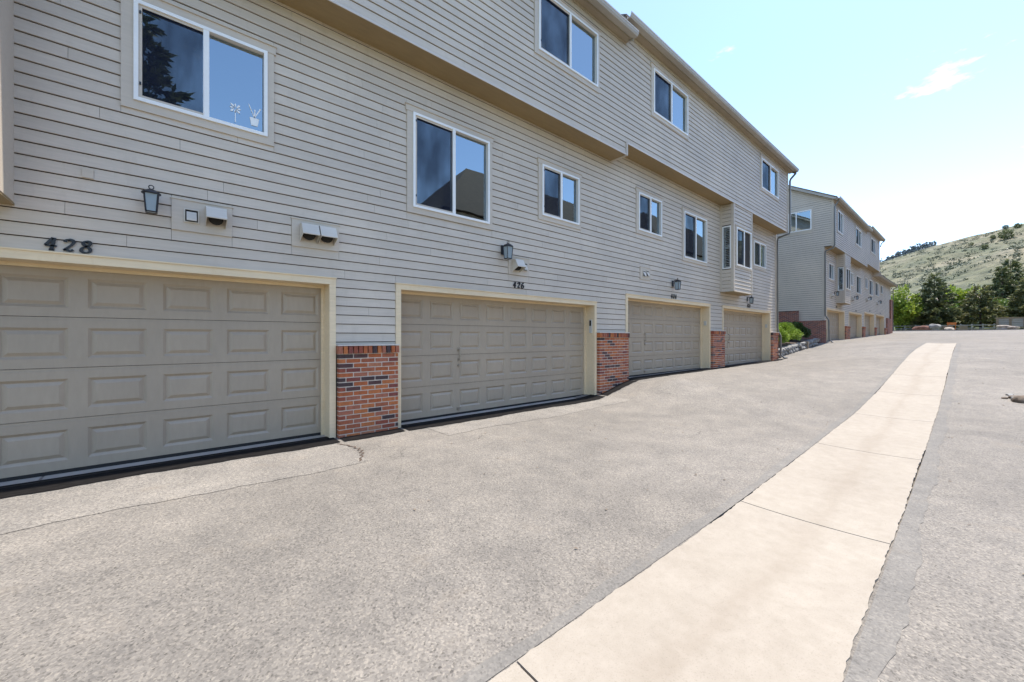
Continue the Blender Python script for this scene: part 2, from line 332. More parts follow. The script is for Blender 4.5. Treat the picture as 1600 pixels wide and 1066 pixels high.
# ------------------------------------------------------------------ ground
def table(t):
    xs = [a for a, _ in t]; ys = [b for _, b in t]
    def fn(x): return float(np.interp(x, xs, ys))
    return fn
def smooth_table(t, w=1.2):
    fn = table(t); o = np.linspace(-w, w, 9)
    return lambda x: float(np.mean([fn(x + d) for d in o]))
z_lane = smooth_table([(-60, -1.55), (0, -1.5), (4.0, -1.515), (6.2, -1.47), (9.85, -1.40), (12.9, -1.20), (15.3, -0.99), (17.6, -0.79), (21.4, -0.51), (28, -0.30), (62, 0.66), (90, 1.7)])
z_face = smooth_table([(-60, -1.43), (7.6, -1.43), (8.9, -1.10), (20.6, -1.03), (22.5, -0.85), (29, -0.40), (30.5, -0.22), (36, -0.14), (42, 0.0), (48.5, 0.17), (54, 0.27), (58, 0.45), (62, 0.66), (90, 1.7)], 0.5)
def yL(x): return 1.37 + 0.0093 * x
def sstep(a, b, v):
    t = min(1, max(0, (v - a) / (b - a))); return t * t * (3 - 2 * t)
def gz(x, y):
    l = z_lane(x)
    if y > yL(x): 
        k = sstep(yL(x) + 0.3, 5.5, y); z = l * (1 - k) + z_face(x) * k
    else: z = l + max(0, (yL(x) - 1.0 - y)) * 0.012
    # settled hummocks
    z += 0.010 * math.sin(x * 1.3 + y * 0.7) * sstep(1.9, 2.8, y) * (1 - sstep(4.8, 5.6, y))
    z += 0.13 * math.exp(-((x - 9.3) / 0.75) ** 2 - ((y - 4.75) / 0.38) ** 2)
    return z
def ground_sheet(name, xs, ys, mat, lift=0.0, fn=gz, dip=True):
    V = np.array([(x, y, fn(x, y) + lift - (0.10 if dip and yL(x) - 0.96 < y < yL(x) - 0.04 and x < 28.1 else 0)) for x in xs for y in ys]); ny = len(ys)
    Fc = np.array([(i*ny + j, (i+1)*ny + j, (i+1)*ny + j+1, i*ny + j+1) for i in range(len(xs)-1) for j in range(ny-1)])
    o = link(name, fast_mesh(name, V, Fc), mat, smooth=True); o['kind'] = 'structure'; return o
xs = list(np.arange(-14, 30, 0.2)) + list(np.arange(30, 62.6, 0.5))
ys = sorted(set(list(np.round(np.arange(-14, -0.2, 0.5), 3)) + list(np.round(np.arange(0.0, 2.2, 0.08), 3)) + list(np.round(np.arange(2.3, 6.7, 0.2), 3))))
ground_sheet('asphalt_lane', xs, ys, 'asphalt')
# big earth sheet under and around everything
def gz_far(x, y):
    if x < 62: return min(z_lane(x), z_face(x)) - 0.6
    return 0.60 + (x - 62) * 0.045 if x < 90 else 1.86 + (x - 90) * 0.012
V = []; gx = [-300, -100, -40, -14, 0, 10, 20, 30, 40, 50, 58, 62.3, 63, 66, 70, 76, 84, 92, 110, 140, 180, 240]; gy = [-300, -150, -80, -40, -20, -14, 0, 6, 12, 20, 40, 80, 150, 300]
V = np.array([(x, y, gz_far(x, y)) for x in gx for y in gy]); ny = len(gy)
link('ground', fast_mesh('ground', V, np.array([(i*ny+j, (i+1)*ny+j, (i+1)*ny+j+1, i*ny+j+1) for i in range(len(gx)-1) for j in range(ny-1)])), 'grass')['kind'] = 'structure'

# concrete drainage pan: one slab per joint
pan = bpy.data.objects.new('drainage_pan', None); C.objects.link(pan); pan['kind'] = 'structure'
joints = [-4.3, -1.55, 1.21, 3.96, 6.74, 9.5, 12.25, 15.0, 17.8, 20.5, 23.3, 25.8, 28.25]
for a, b in zip(joints[:-1], joints[1:]):
    xx = np.linspace(a + 0.006, b - 0.006, 16); ww = np.linspace(0, 1, 9)
    jag = lambda x, s: 0.004 * math.sin(x * 2.1 + s) + 0.003 * math.sin(x * 9.7 + 2 * s) + 0.003 * math.sin(x * 27 + s) + 0.003 * math.sin(x * 61 + s)
    V = []
    xx2 = np.linspace(a + 0.006, b - 0.006, 60)
    for x in xx2:
        y0 = yL(x) - 1.0 + jag(x, 1.0); y1 = yL(x) + jag(x, 4.0)
        for w in ww:
            V.append((x, y0 + (y1 - y0) * w, z_lane(x) + 0.008 - 0.013 * (1 - (2*w - 1) ** 2)))
    n = len(ww); Fc = [(i*n+j, (i+1)*n+j, (i+1)*n+j+1, i*n+j+1) for i in range(59) for j in range(n-1)]
    k0 = len(V)
    ring = [j for j in range(n)] + [i*n + n-1 for i in range(1, 60)] + [59*n + j for j in range(n-2, -1, -1)] + [i*n for i in range(58, 0, -1)]
    for r_ in ring: V.append((V[r_][0], V[r_][1], V[r_][2] - 0.09))
    for q in range(len(ring)): Fc.append((ring[q], ring[(q+1) % len(ring)], k0 + (q+1) % len(ring), k0 + q))
    me = bpy.data.meshes.new('concrete_slab'); me.from_pydata(V, [], Fc)
    uv = me.uv_layers.new(name='UVMap'); co = [(v[0], (v[1] - (yL(v[0]) - 1.0))) for v in V]
    for lp in me.loops: uv.data[lp.index].uv = co[lp.vertex_index]
    link('concrete_slab', me, 'concrete', pan, smooth=False)

# seal bands beside the pan, repair patches and sealant with painted shade by the doors
def ribbon(name, mat, x0, x1, fa, fb, lift, n=140, m=7, sides=True):
    xx = np.linspace(x0, x1, n); V = []; Fc = []
    for x in xx:
        a, b = fa(x), fb(x)
        for w in np.linspace(0, 1, m):
            y = a + (b - a) * w; V.append((x, y, gz(x, y) + lift))
    Fc = [(i*m+j, (i+1)*m+j, (i+1)*m+j+1, i*m+j+1) for i in range(n-1) for j in range(m-1)]
    o = link(name, fast_mesh(name, np.array(V), np.array(Fc)), mat, smooth=True); o['kind'] = 'structure'; return o
wob = lambda x, s, a: a * (math.sin(x*2.3+s) + 0.6*math.sin(x*6.1+2*s) + 0.4*math.sin(x*15.3+s*3) + 0.3*math.sin(x*37+s))
ribbon('seal_band', 'sealband', -4, 28.2, lambda x: yL(x) + 0.012, lambda x: yL(x) + 0.10 + wob(x, 1, 0.014), 0.004, 400)
ribbon('seal_band', 'sealband', -4, 28.2, lambda x: yL(x) - 1.14 + wob(x, 3, 0.018), lambda x: yL(x) - 1.012, 0.004, 400)
ribbon('asphalt_patch', 'patch', -6, 1.75, lambda x: 4.62 + wob(x, 2, 0.02), lambda x: 5.9, 0.004, 160)
ribbon('asphalt_patch', 'patch', 3.05, 7.7, lambda x: 5.0 + wob(x, 5, 0.03), lambda x: 5.9, 0.004, 120)
cV = []
for k in range(26):
    q = k / 25; cx = 1.66 + 0.16*math.sin(q*3.0) + 0.02*math.sin(k*1.9) + 0.012*math.sin(k*4.1); cy = 4.66 + 0.9*q; cw_ = 0.008 + 0.006*abs(math.sin(k*1.3))
    cV += [(cx - cw_, cy, gz(cx, cy) + 0.008), (cx + cw_, cy, gz(cx, cy) + 0.008)]
link('pavement_crack', fast_mesh('pavement_crack', np.array(cV), np.array([(2*k, 2*k+1, 2*k+3, 2*k+2) for k in range(25)])), 'bark')['kind'] = 'structure'
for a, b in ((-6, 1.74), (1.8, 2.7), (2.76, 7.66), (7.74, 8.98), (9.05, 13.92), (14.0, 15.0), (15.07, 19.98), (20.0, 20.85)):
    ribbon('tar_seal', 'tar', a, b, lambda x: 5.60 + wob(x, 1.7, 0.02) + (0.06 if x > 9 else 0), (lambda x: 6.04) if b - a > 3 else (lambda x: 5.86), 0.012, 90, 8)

# ------------------------------------------------------------------ building pieces
def wall_holes(mb, x0, x1, z0, z1, y, holes):
    bx = sorted({x0, x1, *[min(max(v, x0), x1) for h in holes for v in h[:2]]}); bz = sorted({z0, z1, *[min(max(v, z0), z1) for h in holes for v in h[2:]]})
    for a, b in zip(bx[:-1], bx[1:]):
        for c, d in zip(bz[:-1], bz[1:]):
            xm, zm = (a+b)/2, (c+d)/2
            if any(h[0] < xm < h[1] and h[2] < zm < h[3] for h in holes): continue
            mb.quad((a, y, c), (b, y, c), (b, y, d), (a, y, d))
REV = 0.130
def clap_list(x0, x1, z0, z1, openings, seed, zbase):
    """pieces (xa, xb, za, zb, course z, top z) of lap siding, cut round the openings, with butt joints"""
    rg = random.Random(seed); out = []; k0 = math.floor((z0 - zbase) / REV); k = k0
    while zbase + k * REV < z1 - 0.01:
        c0 = zbase + k * REV; c1 = c0 + REV; a = max(c0, z0); b = min(c1, z1)
        ops = [o for o in openings if o[2] < b - 0.004 and o[3] > a + 0.004]
        br = sorted({x0, x1, *[v for o in ops for v in o[:2] if x0 < v < x1]}); segs = []
        for p, q in zip(br[:-1], br[1:]):
            m = (p+q)/2; za, zb = a, b
            for o in ops:
                if o[0] < m < o[1]:
                    if o[2] <= za + 0.012 and o[3] >= zb - 0.012: za = zb
                    elif o[3] < zb - 0.012 and o[2] <= za + 0.012: za = max(za, o[3])
                    elif o[2] > za + 0.012: zb = min(zb, o[2])
            if zb - za > 0.012:
                if segs and abs(segs[-1][1] - p) < 1e-6 and segs[-1][2:] == [za, zb]: segs[-1][1] = q
                else: segs.append([p, q, za, zb])
        # butt joints
        js = []; x = x0 - rg.uniform(0, 3.6)
        while x < x1: js.append(x); x += rg.choice((2.44, 3.66, 3.66, 4.88)) + rg.uniform(-0.1, 0.1)
        for p, q, za, zb in segs:
            cuts = [p] + [j for j in js if p + 0.15 < j < q - 0.15] + [q]
            for u, w in zip(cuts[:-1], cuts[1:]): out.append((u + 0.0015, w - 0.0015, za, zb, c0, c1))
        k += 1
    return out
def clap_hexa(mb, pc, y, T0=0.019, T1=0.005, gap=0.0105, nrm=-1):
    xa, xb, za, zb, c0, c1 = pc
    th = lambda z: T0 + (T1 - T0) * (z - c0) / (c1 - c0)
    z1 = min(zb, c1 - gap) if zb > c1 - gap else zb
    a, b = th(za), th(z1)
    mb.hexa([(xa, y - a, za), (xb, y - a, za), (xb, y - 0.0005, za), (xa, y - 0.0005, za), (xa, y - b, z1), (xb, y - b, z1), (xb, y - 0.0005, z1), (xa, y - 0.0005, z1)])

def window(parent, x0, x1, z0, z1, y, trim=0.10, panes='slide', screen_left=True, ftop=None, proud=0.032, room=True, name='window', simple=False):
    """outer trim rectangle x0..x1, z0..z1 on the wall plane y (facing -y); children frame, sash, pane, screen"""
    t = trim; fx0, fx1, fz0, fz1 = x0 + t, x1 - t * 0.75, z0 + t * 0.95, z1 - t * 0.95
    mb = MB(); p = y - proud
    mb.box(x0, fx0, p, y, z0, z1 - t * 0.95); mb.box(fx1, x1, p, y, z0, z1 - t * 0.95); mb.box(fx0, fx1, p, y, z0, fz0)
    mb.box(x0 - 0.02, x1 + 0.02, p - 0.006, y, fz1, z1); mb.box(x0 - 0.03, x1 + 0.03, p - 0.022, y, z1, z1 + 0.012)
    w = mb.build(name, 'trim', parent)
    fw = 0.038; f = MB(); yp = y - 0.052; yb = y + 0.06
    f.box(fx0, fx0 + fw, yp, yb, fz0, fz1); f.box(fx1 - fw, fx1, yp, yb, fz0, fz1); f.box(fx0 + fw, fx1 - fw, yp, yb, fz0, fz0 + fw); f.box(fx0 + fw, fx1 - fw, yp, yb, fz1 - fw, fz1)
    fr = f.build('frame', 'white', w)
    ix0, ix1, iz0, iz1 = fx0 + fw, fx1 - fw, fz0 + fw, fz1 - fw
    if panes == 'slide':
        xm = (ix0 + ix1) / 2
        MB().box(xm - 0.028, xm + 0.028, yp + 0.004, yb, iz0, iz1).build('meeting_rail', 'white', w)
        MB().box(ix0, xm - 0.028, y - 0.004, y + 0.002, iz0, iz1).build('pane', 'glass', w)
        MB().box(xm + 0.028, ix1, y + 0.018, y + 0.024, iz0, iz1).build('pane', 'glass', w)
        s = MB(); s.quad((ix0 + 0.03, y - 0.03, iz0 + 0.03), (xm - 0.032, y - 0.03, iz0 + 0.03), (xm - 0.032, y - 0.03, iz1 - 0.03), (ix0 + 0.03, y - 0.03, iz1 - 0.03)); s.build('screen', 'screen', w)
        s = MB(); s.box(ix0, ix0 + 0.03, y - 0.036, y - 0.026, iz0, iz1); s.box(ix0 + 0.03, xm - 0.028, y - 0.036, y - 0.026, iz0, iz0 + 0.03)
        s.box(ix0 + 0.03, xm - 0.028, y - 0.036, y - 0.026, iz1 - 0.03, iz1); s.build('screen_frame', 'trim', w)
        if not simple:
            s = MB()
            for zz in (iz0 + 0.14, iz1 - 0.10): s.box(ix0 + 0.008, ix0 + 0.022, y - 0.048, y - 0.036, zz, zz + 0.03)
            s.build('screen_latch', 'metal_black', w)
    else:
        MB().box(ix0, ix1, y + 0.004, y + 0.010, iz0, iz1).build('pane', 'glass', w)
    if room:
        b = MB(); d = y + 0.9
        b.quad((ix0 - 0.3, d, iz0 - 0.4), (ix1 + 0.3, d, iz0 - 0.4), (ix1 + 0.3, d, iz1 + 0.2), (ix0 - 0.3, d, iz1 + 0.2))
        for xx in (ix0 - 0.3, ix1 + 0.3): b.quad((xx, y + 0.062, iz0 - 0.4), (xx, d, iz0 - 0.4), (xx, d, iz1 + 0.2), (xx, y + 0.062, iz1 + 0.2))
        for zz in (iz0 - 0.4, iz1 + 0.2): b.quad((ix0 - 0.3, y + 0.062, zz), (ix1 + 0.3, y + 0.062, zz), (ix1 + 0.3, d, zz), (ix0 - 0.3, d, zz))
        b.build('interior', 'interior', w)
    return w, (fx0, fx1, fz0, fz1)

def panel_mesh(w, h):
    V = []; Fc = []; rings = [(0, 0), (0.026, 0.019), (0.032, 0.019), (0.066, 0.002)]
    for ins, d in rings: V += [(ins, d, ins), (w - ins, d, ins), (w - ins, d, h - ins), (ins, d, h - ins)]
    for r_ in range(len(rings) - 1):
        for k in range(4): Fc.append((r_*4 + k, r_*4 + (k+1) % 4, (r_+1)*4 + (k+1) % 4, (r_+1)*4 + k))
    Fc.append((12, 13, 14, 15)); me = bpy.data.meshes.new('raised_panel'); me.from_pydata(V, [], Fc); me.materials.append(M['door']); return me
PANEL = {}
def garage_door(parent, x0, x1, z0, z1, y, detail=True, handle=None):
    """sectional door: four sections of eight raised panels"""
    d = bpy.data.objects.new('garage_door', None); C.objects.link(d); d.location = (x0, y, z0); WORLD[d.name] = (x0, y, z0); adopt(d, parent)
    sh = (z1 - z0) / 4; cw = (x1 - x0) / 8; pw = cw * 0.77; ph = sh * 0.60
    key = (round(pw, 3), round(ph, 3))
    if key not in PANEL: PANEL[key] = panel_mesh(pw, ph)
    for r_ in range(4):
        a = z0 + r_ * sh; b = a + sh; pa = a + sh * 0.185; pb = pa + ph
        s = MB(); g = 0.0025
        s.box(x0, x1, y, y + 0.03, a + g, pa); s.box(x0, x1, y, y + 0.03, pb, b - 0.030); s.box(x0, x1, y + 0.006, y + 0.03, b - 0.030, b - g)
        for k in range(9):
            xa = x0 if k == 0 else x0 + (k - 1) * cw + (cw + pw) / 2; xb = x1 if k == 8 else x0 + k * cw + (cw - pw) / 2
            s.box(xa, xb, y, y + 0.03, pa, pb)
        s.build('section', 'door', d)
        for k in range(8):
            link('raised_panel', PANEL[key], None, d, loc=(x0 + k * cw + (cw - pw) / 2, y, pa))
    MB().box(x0, x1, y - 0.004, y + 0.03, z0 - 0.035, z0).build('bottom_seal', 'dark', d)
    MB().box(x0 - 0.3, x1 + 0.3, y + 0.031, y + 0.05, z0 - 0.3, z1 + 0.3).build('backing', 'dark', d)
    if handle:
        hx, hz = handle
        m = MB(); m.tube([(hx, y, hz + 0.10), (hx, y - 0.045, hz + 0.09), (hx, y - 0.05, hz), (hx, y - 0.045, hz - 0.09), (hx, y, hz - 0.10)], 0.011, 6)
        m.box(hx - 0.03, hx + 0.03, y - 0.008, y, hz + 0.07, hz + 0.13); m.box(hx - 0.02, hx + 0.02, y - 0.008, y, hz - 0.13, hz - 0.07); m.build('handle', 'steel', d)
        MB().tube([(hx, y, hz - 0.2), (hx, y - 0.03, hz - 0.2)], 0.022, 10).build('lock', 'steel', d)
        MB().box(hx - 0.035, hx + 0.035, y - 0.02, y, z0 + 0.05, z0 + 0.1).build('lift_step', 'steel', d)
    return d
def door_frame(parent, ox0, ox1, oz0, oz1, y, yd, w=0.085):
    m = MB(); p = y - 0.028
    m.box(ox0 - w, ox0, p, y + 0.02, oz0, oz1); m.box(ox1, ox1 + w, p, y + 0.02, oz0, oz1); m.box(ox0 - w, ox1 + w, p - 0.004, y + 0.02, oz1, oz1 + w)
    m.box(ox0 - w - 0.01, ox1 + w + 0.01, p - 0.018, y, oz1 + w, oz1 + w + 0.014)
    f = m.build('door_trim', 'door_trim', parent)
    j = MB(); j.box(ox0 - 0.02, ox0 + 0.0, y + 0.0205, yd + 0.03, oz0, oz1 + 0.02); j.box(ox1, ox1 + 0.02, y + 0.0205, yd + 0.03, oz0, oz1 + 0.02)
    j.box(ox0 + 0.0, ox1, y + 0.0205, yd + 0.03, oz1, oz1 + 0.02); j.box(ox1 - 0.035, ox1, yd - 0.04, yd - 0.003, oz0, oz1); j.box(ox0, ox0 + 0.035, yd - 0.04, yd - 0.003, oz0, oz1)
    j.box(ox0 + 0.035, ox1 - 0.035, yd - 0.04, yd - 0.003, oz1 - 0.035, oz1)
    j.build('jamb', 'door_trim', f); return f

def brick_mesh():
    bm = bmesh.new(); bmesh.ops.create_cube(bm, size=1.0)
    for v in bm.verts: v.co = Vector((v.co.x * 0.197, v.co.y * 0.09, v.co.z * 0.054))
    bmesh.ops.bevel(bm, geom=list(bm.edges), offset=0.0035, segments=1, affect='EDGES')
    me = bpy.data.meshes.new('brick'); bm.to_mesh(me); bm.free(); me.materials.append(M['brick']); return me
BRICK = brick_mesh()
rb = random.Random(3)
def brick_obj(par, x, y, z, length, rot=None):
    o = bpy.data.objects.new('brick', BRICK); C.objects.link(o)
    o.location = (x, y + rb.uniform(-0.0025, 0.0025), z); o.scale = (length / 0.2, 1, rb.uniform(0.97, 1.02))
    o.rotation_euler = rot or (rb.uniform(-0.006, 0.006), rb.uniform(-0.006, 0.006), rb.uniform(-0.008, 0.008)); adopt(o, par); return o
def pillar(parent, x0, x1, ztop, zbot, yf, ywall):
    """brick pier in front of the wall: running bond, a rowlock course on top, flashing above"""
    p = MB().box(x0 + 0.006, x1 - 0.006, yf + 0.006, ywall + 0.1, zbot - 0.1, ztop - 0.055).build('brick_pillar', 'mortar', parent)
    WORLD[p.name] = (0, 0, 0)
    z = ztop - 0.115 - 0.034; k = 0; H = 0.0672
    while z > zbot - 0.05:
        x = x0 - (0.105 if k % 2 else 0.0)
        while x < x1 - 0.02:
            a, b = max(x, x0), min(x + 0.2, x1)
            if b - a > 0.03: brick_obj(p, (a+b)/2, yf + 0.045, z, b - a)
            x += 0.2105
        # return face at the left end, seen from the lane
        z -= H; k += 1
    n = int((x1 - x0 + 0.03) / 0.068); st = (x1 - x0 + 0.03) / n
    for i in range(n):
        o = bpy.data.objects.new('brick', BRICK); C.objects.link(o); o.location = (x0 - 0.015 + st * (i + 0.5), yf + 0.03 + rb.uniform(-0.003, 0.003), ztop - 0.058)
        o.rotation_euler = (0, R(90), rb.uniform(-0.01, 0.01)); o.scale = (0.108 / 0.2, 1.25, (st - 0.010) / 0.057); adopt(o, p)
    MB().box(x0 - 0.012, x1 + 0.012, yf - 0.022, ywall - 0.001, ztop, ztop + 0.018).build('cap_flashing', 'flash', p)
    return p

# calligraphic numerals
def dense(pts, n=12):
    P = [Vector((*p, 0)) for p in pts]; out = []
    for i in range(len(P) - 1):
        p0, p1, p2, p3 = P[max(i-1, 0)], P[i], P[i+1], P[min(i+2, len(P)-1)]
        for t in np.linspace(0, 1, n, endpoint=False):
            out.append(0.5 * ((2*p1) + (p2 - p0)*t + (2*p0 - 5*p1 + 4*p2 - p3)*t*t + (3*p1 - p0 - 3*p2 + p3)*t**3))
    out.append(P[-1]); return out
DIG = {'4': [([(0.40, 1.0), (0.02, 0.33)], 0), ([(0.02, 0.33), (0.66, 0.33)], 0), ([(0.47, 1.0), (0.40, 0.0)], 0), ([(0.26, 0.0), (0.56, 0.0)], 0)],
       '2': [([(0.08, 0.74), (0.12, 0.90), (0.30, 1.0), (0.52, 0.92), (0.56, 0.72), (0.40, 0.45), (0.06, 0.06)], 1), ([(0.04, 0.06), (0.20, 0.10), (0.44, 0.02), (0.60, 0.16)], 1)],
       '8': [([(0.32, 0.55), (0.12, 0.72), (0.16, 0.92), (0.34, 1.0), (0.52, 0.90), (0.50, 0.70), (0.32, 0.55), (0.08, 0.36), (0.06, 0.12), (0.28, 0.0), (0.54, 0.10), (0.56, 0.34), (0.32, 0.55)], 1)],
       '6': [([(0.54, 0.92), (0.40, 1.0), (0.20, 0.86), (0.06, 0.52), (0.06, 0.18), (0.28, 0.0), (0.54, 0.12), (0.56, 0.40), (0.34, 0.56), (0.10, 0.42)], 1)]}
def numerals(parent, text, x, z, h, y, adv=0.72, bold=1.0):
    for i, ch in enumerate(text):
        m = MB()
        for pts, cur in DIG[ch]:
            P = dense(pts) if cur else [Vector((*p, 0)) for p in pts]
            nib = Vector((math.cos(R(20)), math.sin(R(20)), 0)); W = []
            for k, p in enumerate(P):
                d = (P[min(k+1, len(P)-1)] - P[max(k-1, 0)]).normalized(); nn = Vector((-d.y, d.x, 0))
                W.append(nn * bold * (0.045 + 0.075 * abs(d.x * nib.y - d.y * nib.x)))
            for k in range(len(P) - 1):
                q = [P[k] - W[k], P[k+1] - W[k+1], P[k+1] + W[k+1], P[k] + W[k]]
                sl = lambda v: (x + (i * adv + v.x + 0.10 * v.y) * h, z + v.y * h)
                c = [sl(v) for v in q]
                m.hexa([(a, y - 0.016, b) for a, b in c] + [(a, y, b) for a, b in c])
        m.build('house_numeral', 'metal_black', parent)

def hood(parent, x0, x1, z0, z1, y, depth, round_duct=True):
    m = MB()
    m.prism_x([(y - 0.002, z1), (y - depth * 0.55, z1 - 0.012), (y - depth, z0 + (z1 - z0) * 0.34), (y - depth + 0.004, z0 + (z1 - z0) * 0.30), (y - depth * 0.55, z1 - 0.020), (y - 0.002, z1 - 0.008)], x0, x1)
    for xx in (x0, x1 - 0.004): m.prism_x([(y - 0.002, z1 - 0.009), (y - depth * 0.55, z1 - 0.021), (y - depth + 0.004, z0 + (z1 - z0) * 0.30), (y - 0.03, z0), (y - 0.002, z0)], xx, xx + 0.004)
    h = m.build('vent_hood', 'vent', parent)
    if round_duct: MB().tube([((x0+x1)/2, y - 0.001, (z0+z1)/2 - 0.01), ((x0+x1)/2, y - depth * 0.42, (z0+z1)/2 - 0.03)], (x1 - x0) * 0.36, 14).build('duct', 'dark', parent)
    return h
def vent_plate(parent, x0, x1, z0, z1, y):
    m = MB(); m.box(x0, x1, y - 0.028, y, z0, z1); m.box(x0 - 0.01, x1 + 0.01, y - 0.038, y, z1, z1 + 0.012)
    return m.build('vent_plate', 'trim', parent)
def gravity_vent(parent, x0, x1, z0, z1, y):
    m = MB(); m.box(x0, x1, y - 0.004, y, z0, z1); d = m.build('vent_mouth', 'dark', parent)
    r_ = MB(); w = 0.012
    r_.box(x0 - w, x0, y - 0.014, y, z0 - w, z1 + w); r_.box(x1, x1 + w, y - 0.014, y, z0 - w, z1 + w); r_.box(x0, x1, y - 0.014, y, z0 - w, z0); r_.box(x0, x1, y - 0.014, y, z1, z1 + w)
    r_.build('vent_rim', 'vent', parent)
    f = MB(); a, b = x0 + 0.012, x1 - 0.012
    f.prism_x([(y - 0.005, z1 - 0.02), (y - 0.05, z0 + 0.03), (y - 0.053, z0 + 0.006), (y - 0.048, z0 + 0.006), (y - 0.045, z0 + 0.028), (y - 0.005, z1 - 0.03)], a, b); f.build('vent_flap', 'vent', parent)

def lantern(x, z, y, s, label, arm=0.09):
    """wall lantern: plate, arm, tapered cage with glass, cap and ring. z = middle of the cage"""
    L = thing('wall_lantern', label, 'lantern', (x, y, z), 'lanterns over the garage doors')
    MB().box(x - 0.045*s, x + 0.045*s, y - 0.022, y, z - 0.02*s, z + 0.16*s).build('back_plate', 'metal_black', L)
    yc = y - arm - 0.07 * s
    MB().tube([(x, y - 0.02, z + 0.13*s), (x, y - 0.06, z + 0.165*s), (x, yc, z + 0.165*s), (x, yc, z + 0.14*s)], 0.011*s, 6).build('arm', 'metal_black', L)
    t, b, h = 0.066*s, 0.050*s, 0.115*s
    c = MB()
    for sx in (-1, 1):
        for sy in (-1, 1): c.tube([(x + sx*t, yc + sy*t, z + h), (x + sx*b, yc + sy*b, z - h)], 0.0085*s, 4)
    for q, zz in ((t, z + h), (b, z - h)):
        for sx in (-1, 1): c.tube([(x + sx*q, yc - q, zz), (x + sx*q, yc + q, zz)], 0.0085*s, 4); c.tube([(x - q, yc + sx*q, zz), (x + q, yc + sx*q, zz)], 0.0085*s, 4)
    c.build('cage', 'metal_black', L)
    g = MB(); e = 0.004; g.hexa([(x-b+e, yc-b+e, z-h), (x+b-e, yc-b+e, z-h), (x+b-e, yc+b-e, z-h), (x-b+e, yc+b-e, z-h), (x-t+e, yc-t+e, z+h), (x+t-e, yc-t+e, z+h), (x+t-e, yc+t-e, z+h), (x-t+e, yc+t-e, z+h)]); g.build('glass', 'lampglass', L)
    MB().tube([(x, yc, z + h), (x, yc, z + h + 0.015*s), (x, yc, z + h + 0.045*s), (x, yc, z + h + 0.062*s)], [0.098*s, 0.094*s, 0.05*s, 0.018*s], 12).build('cap', 'metal_black', L)
    rp = [(x + 0.024*s*math.cos(a), yc, z + h + 0.085*s + 0.024*s*math.sin(a)) for a in np.linspace(-math.pi/2, 1.5*math.pi, 13)]
    MB().tube(rp, 0.006*s, 5).build('ring', 'metal_black', L)
    return L
def downspout(parent, pts, r_=0.045): return MB().tube(pts, r_, 4, square=True).build('downspout', 'downspout', parent)
def gutter(parent, x0, x1, zs, yw, depth=0.36, name='gutter'):
    """eave seen from below: soffit board, fascia, K-shaped gutter, drip edge"""
    g = MB(); a = yw - depth + 0.165; b = yw - depth
    g.prism_x([(a, zs - 0.012), (b + 0.035, zs - 0.015), (b + 0.012, zs + 0.03), (b + 0.010, zs + 0.055), (b, zs + 0.075), (b, zs + 0.105), (b + 0.008, zs + 0.105), (b + 0.01, zs + 0.08), (b + 0.02, zs + 0.05), (b + 0.045, zs), (a, zs), (a, zs - 0.006)][:11], x0, x1)
    gg = g.build(name, 'gutter', parent)
    MB().box(x0, x1, a + 0.001, a + 0.022, zs - 0.03, zs + 0.13).build('fascia', 'fascia', parent)
    MB().box(x0, x1, a + 0.0225, yw + 0.02, zs, zs + 0.012).build('eave_soffit', 'eave_soffit', parent)
    return gg
def roof(parent, x0, x1, zs, yw, depth=0.36, ridge_y=11.2, pitch=0.56, back_y=17, mat='shingle'):
    """gable roof slab running along x"""
    e = yw - depth + 0.13; z0 = zs + 0.12; zr = z0 + (ridge_y - e) * pitch; zb = zr - (back_y - ridge_y) * pitch
    m = MB(); t = 0.06
    m.prism_x([(e, z0), (ridge_y, zr), (back_y, zb), (back_y, zb - t), (ridge_y, zr - t), (e, z0 - t)], x0, x1)
    r_ = m.build('roof', mat, parent)
    for xx in (x0, x1):
        k = MB(); a, b = (xx + 0.03, xx + 0.055) if xx == x0 else (xx - 0.055, xx - 0.03)
        k.prism_x([(e, z0 - t - 0.001), (ridge_y, zr - t - 0.001), (back_y, zb - t - 0.001), (back_y, zb - t - 0.19), (ridge_y, zr - t - 0.19), (e, z0 - t - 0.14)], a, b); k.build('rake_board', 'gutter', r_)
    return r_, (e, z0, zr)

YW, YO, YD = 5.95, 5.50, 6.23
# ================================================================== near building
A = thing('townhouse_row', 'long grey beige lap sided townhouse row with garages 428 to 422 nearest the camera', 'building', (9.0, YW, -1.4))
wins = [(-0.41, 1.01, 2.47, 3.75), (2.86, 4.58, 2.01, 3.73), (5.79, 7.15, 2.46, 3.72), (9.44, 10.81, 2.79, 4.00), (12.0, 13.75, 2.38, 4.02), (17.95, 19.5, 2.84, 4.04)]
doors = [(-3.20, 1.69, -1.41, 0.745), (2.76, 7.655, -1.41, 0.755), (9.05, 13.91, -1.08, 1.035), (15.07, 19.985, -1.08, 1.045)]
bays = [(-2.95, -1.15, 1.27, 4.38), (14.82, 16.57, 1.60, 4.67)]
piers = [(1.79, 2.675, -0.125, -1.46), (7.745, 8.965, 0.105, -1.46), (14.0, 14.985, 0.215, -1.15), (20.075, 20.87, 0.20, -1.12)]
plates = [(0.0, 0.565, 1.225, 1.575), (1.215, 1.82, 1.22, 1.585), (4.98, 5.53, 1.23, 1.575), (9.63, 10.14, 1.575, 1.905)]
x_end = 20.87; x_beg = -8.0; x_step = 8.36
low = MB(); hol = [(w[0] + 0.1, w[1] - 0.075, w[2] + 0.09, w[3] - 0.09) for w in wins] + doors + [(b[0] + .05, b[1] - .05, b[2] + .05, b[3] - .05) for b in bays]
wall_holes(low, x_beg, x_end, -1.6, 4.38 + 0.4, YW, hol)
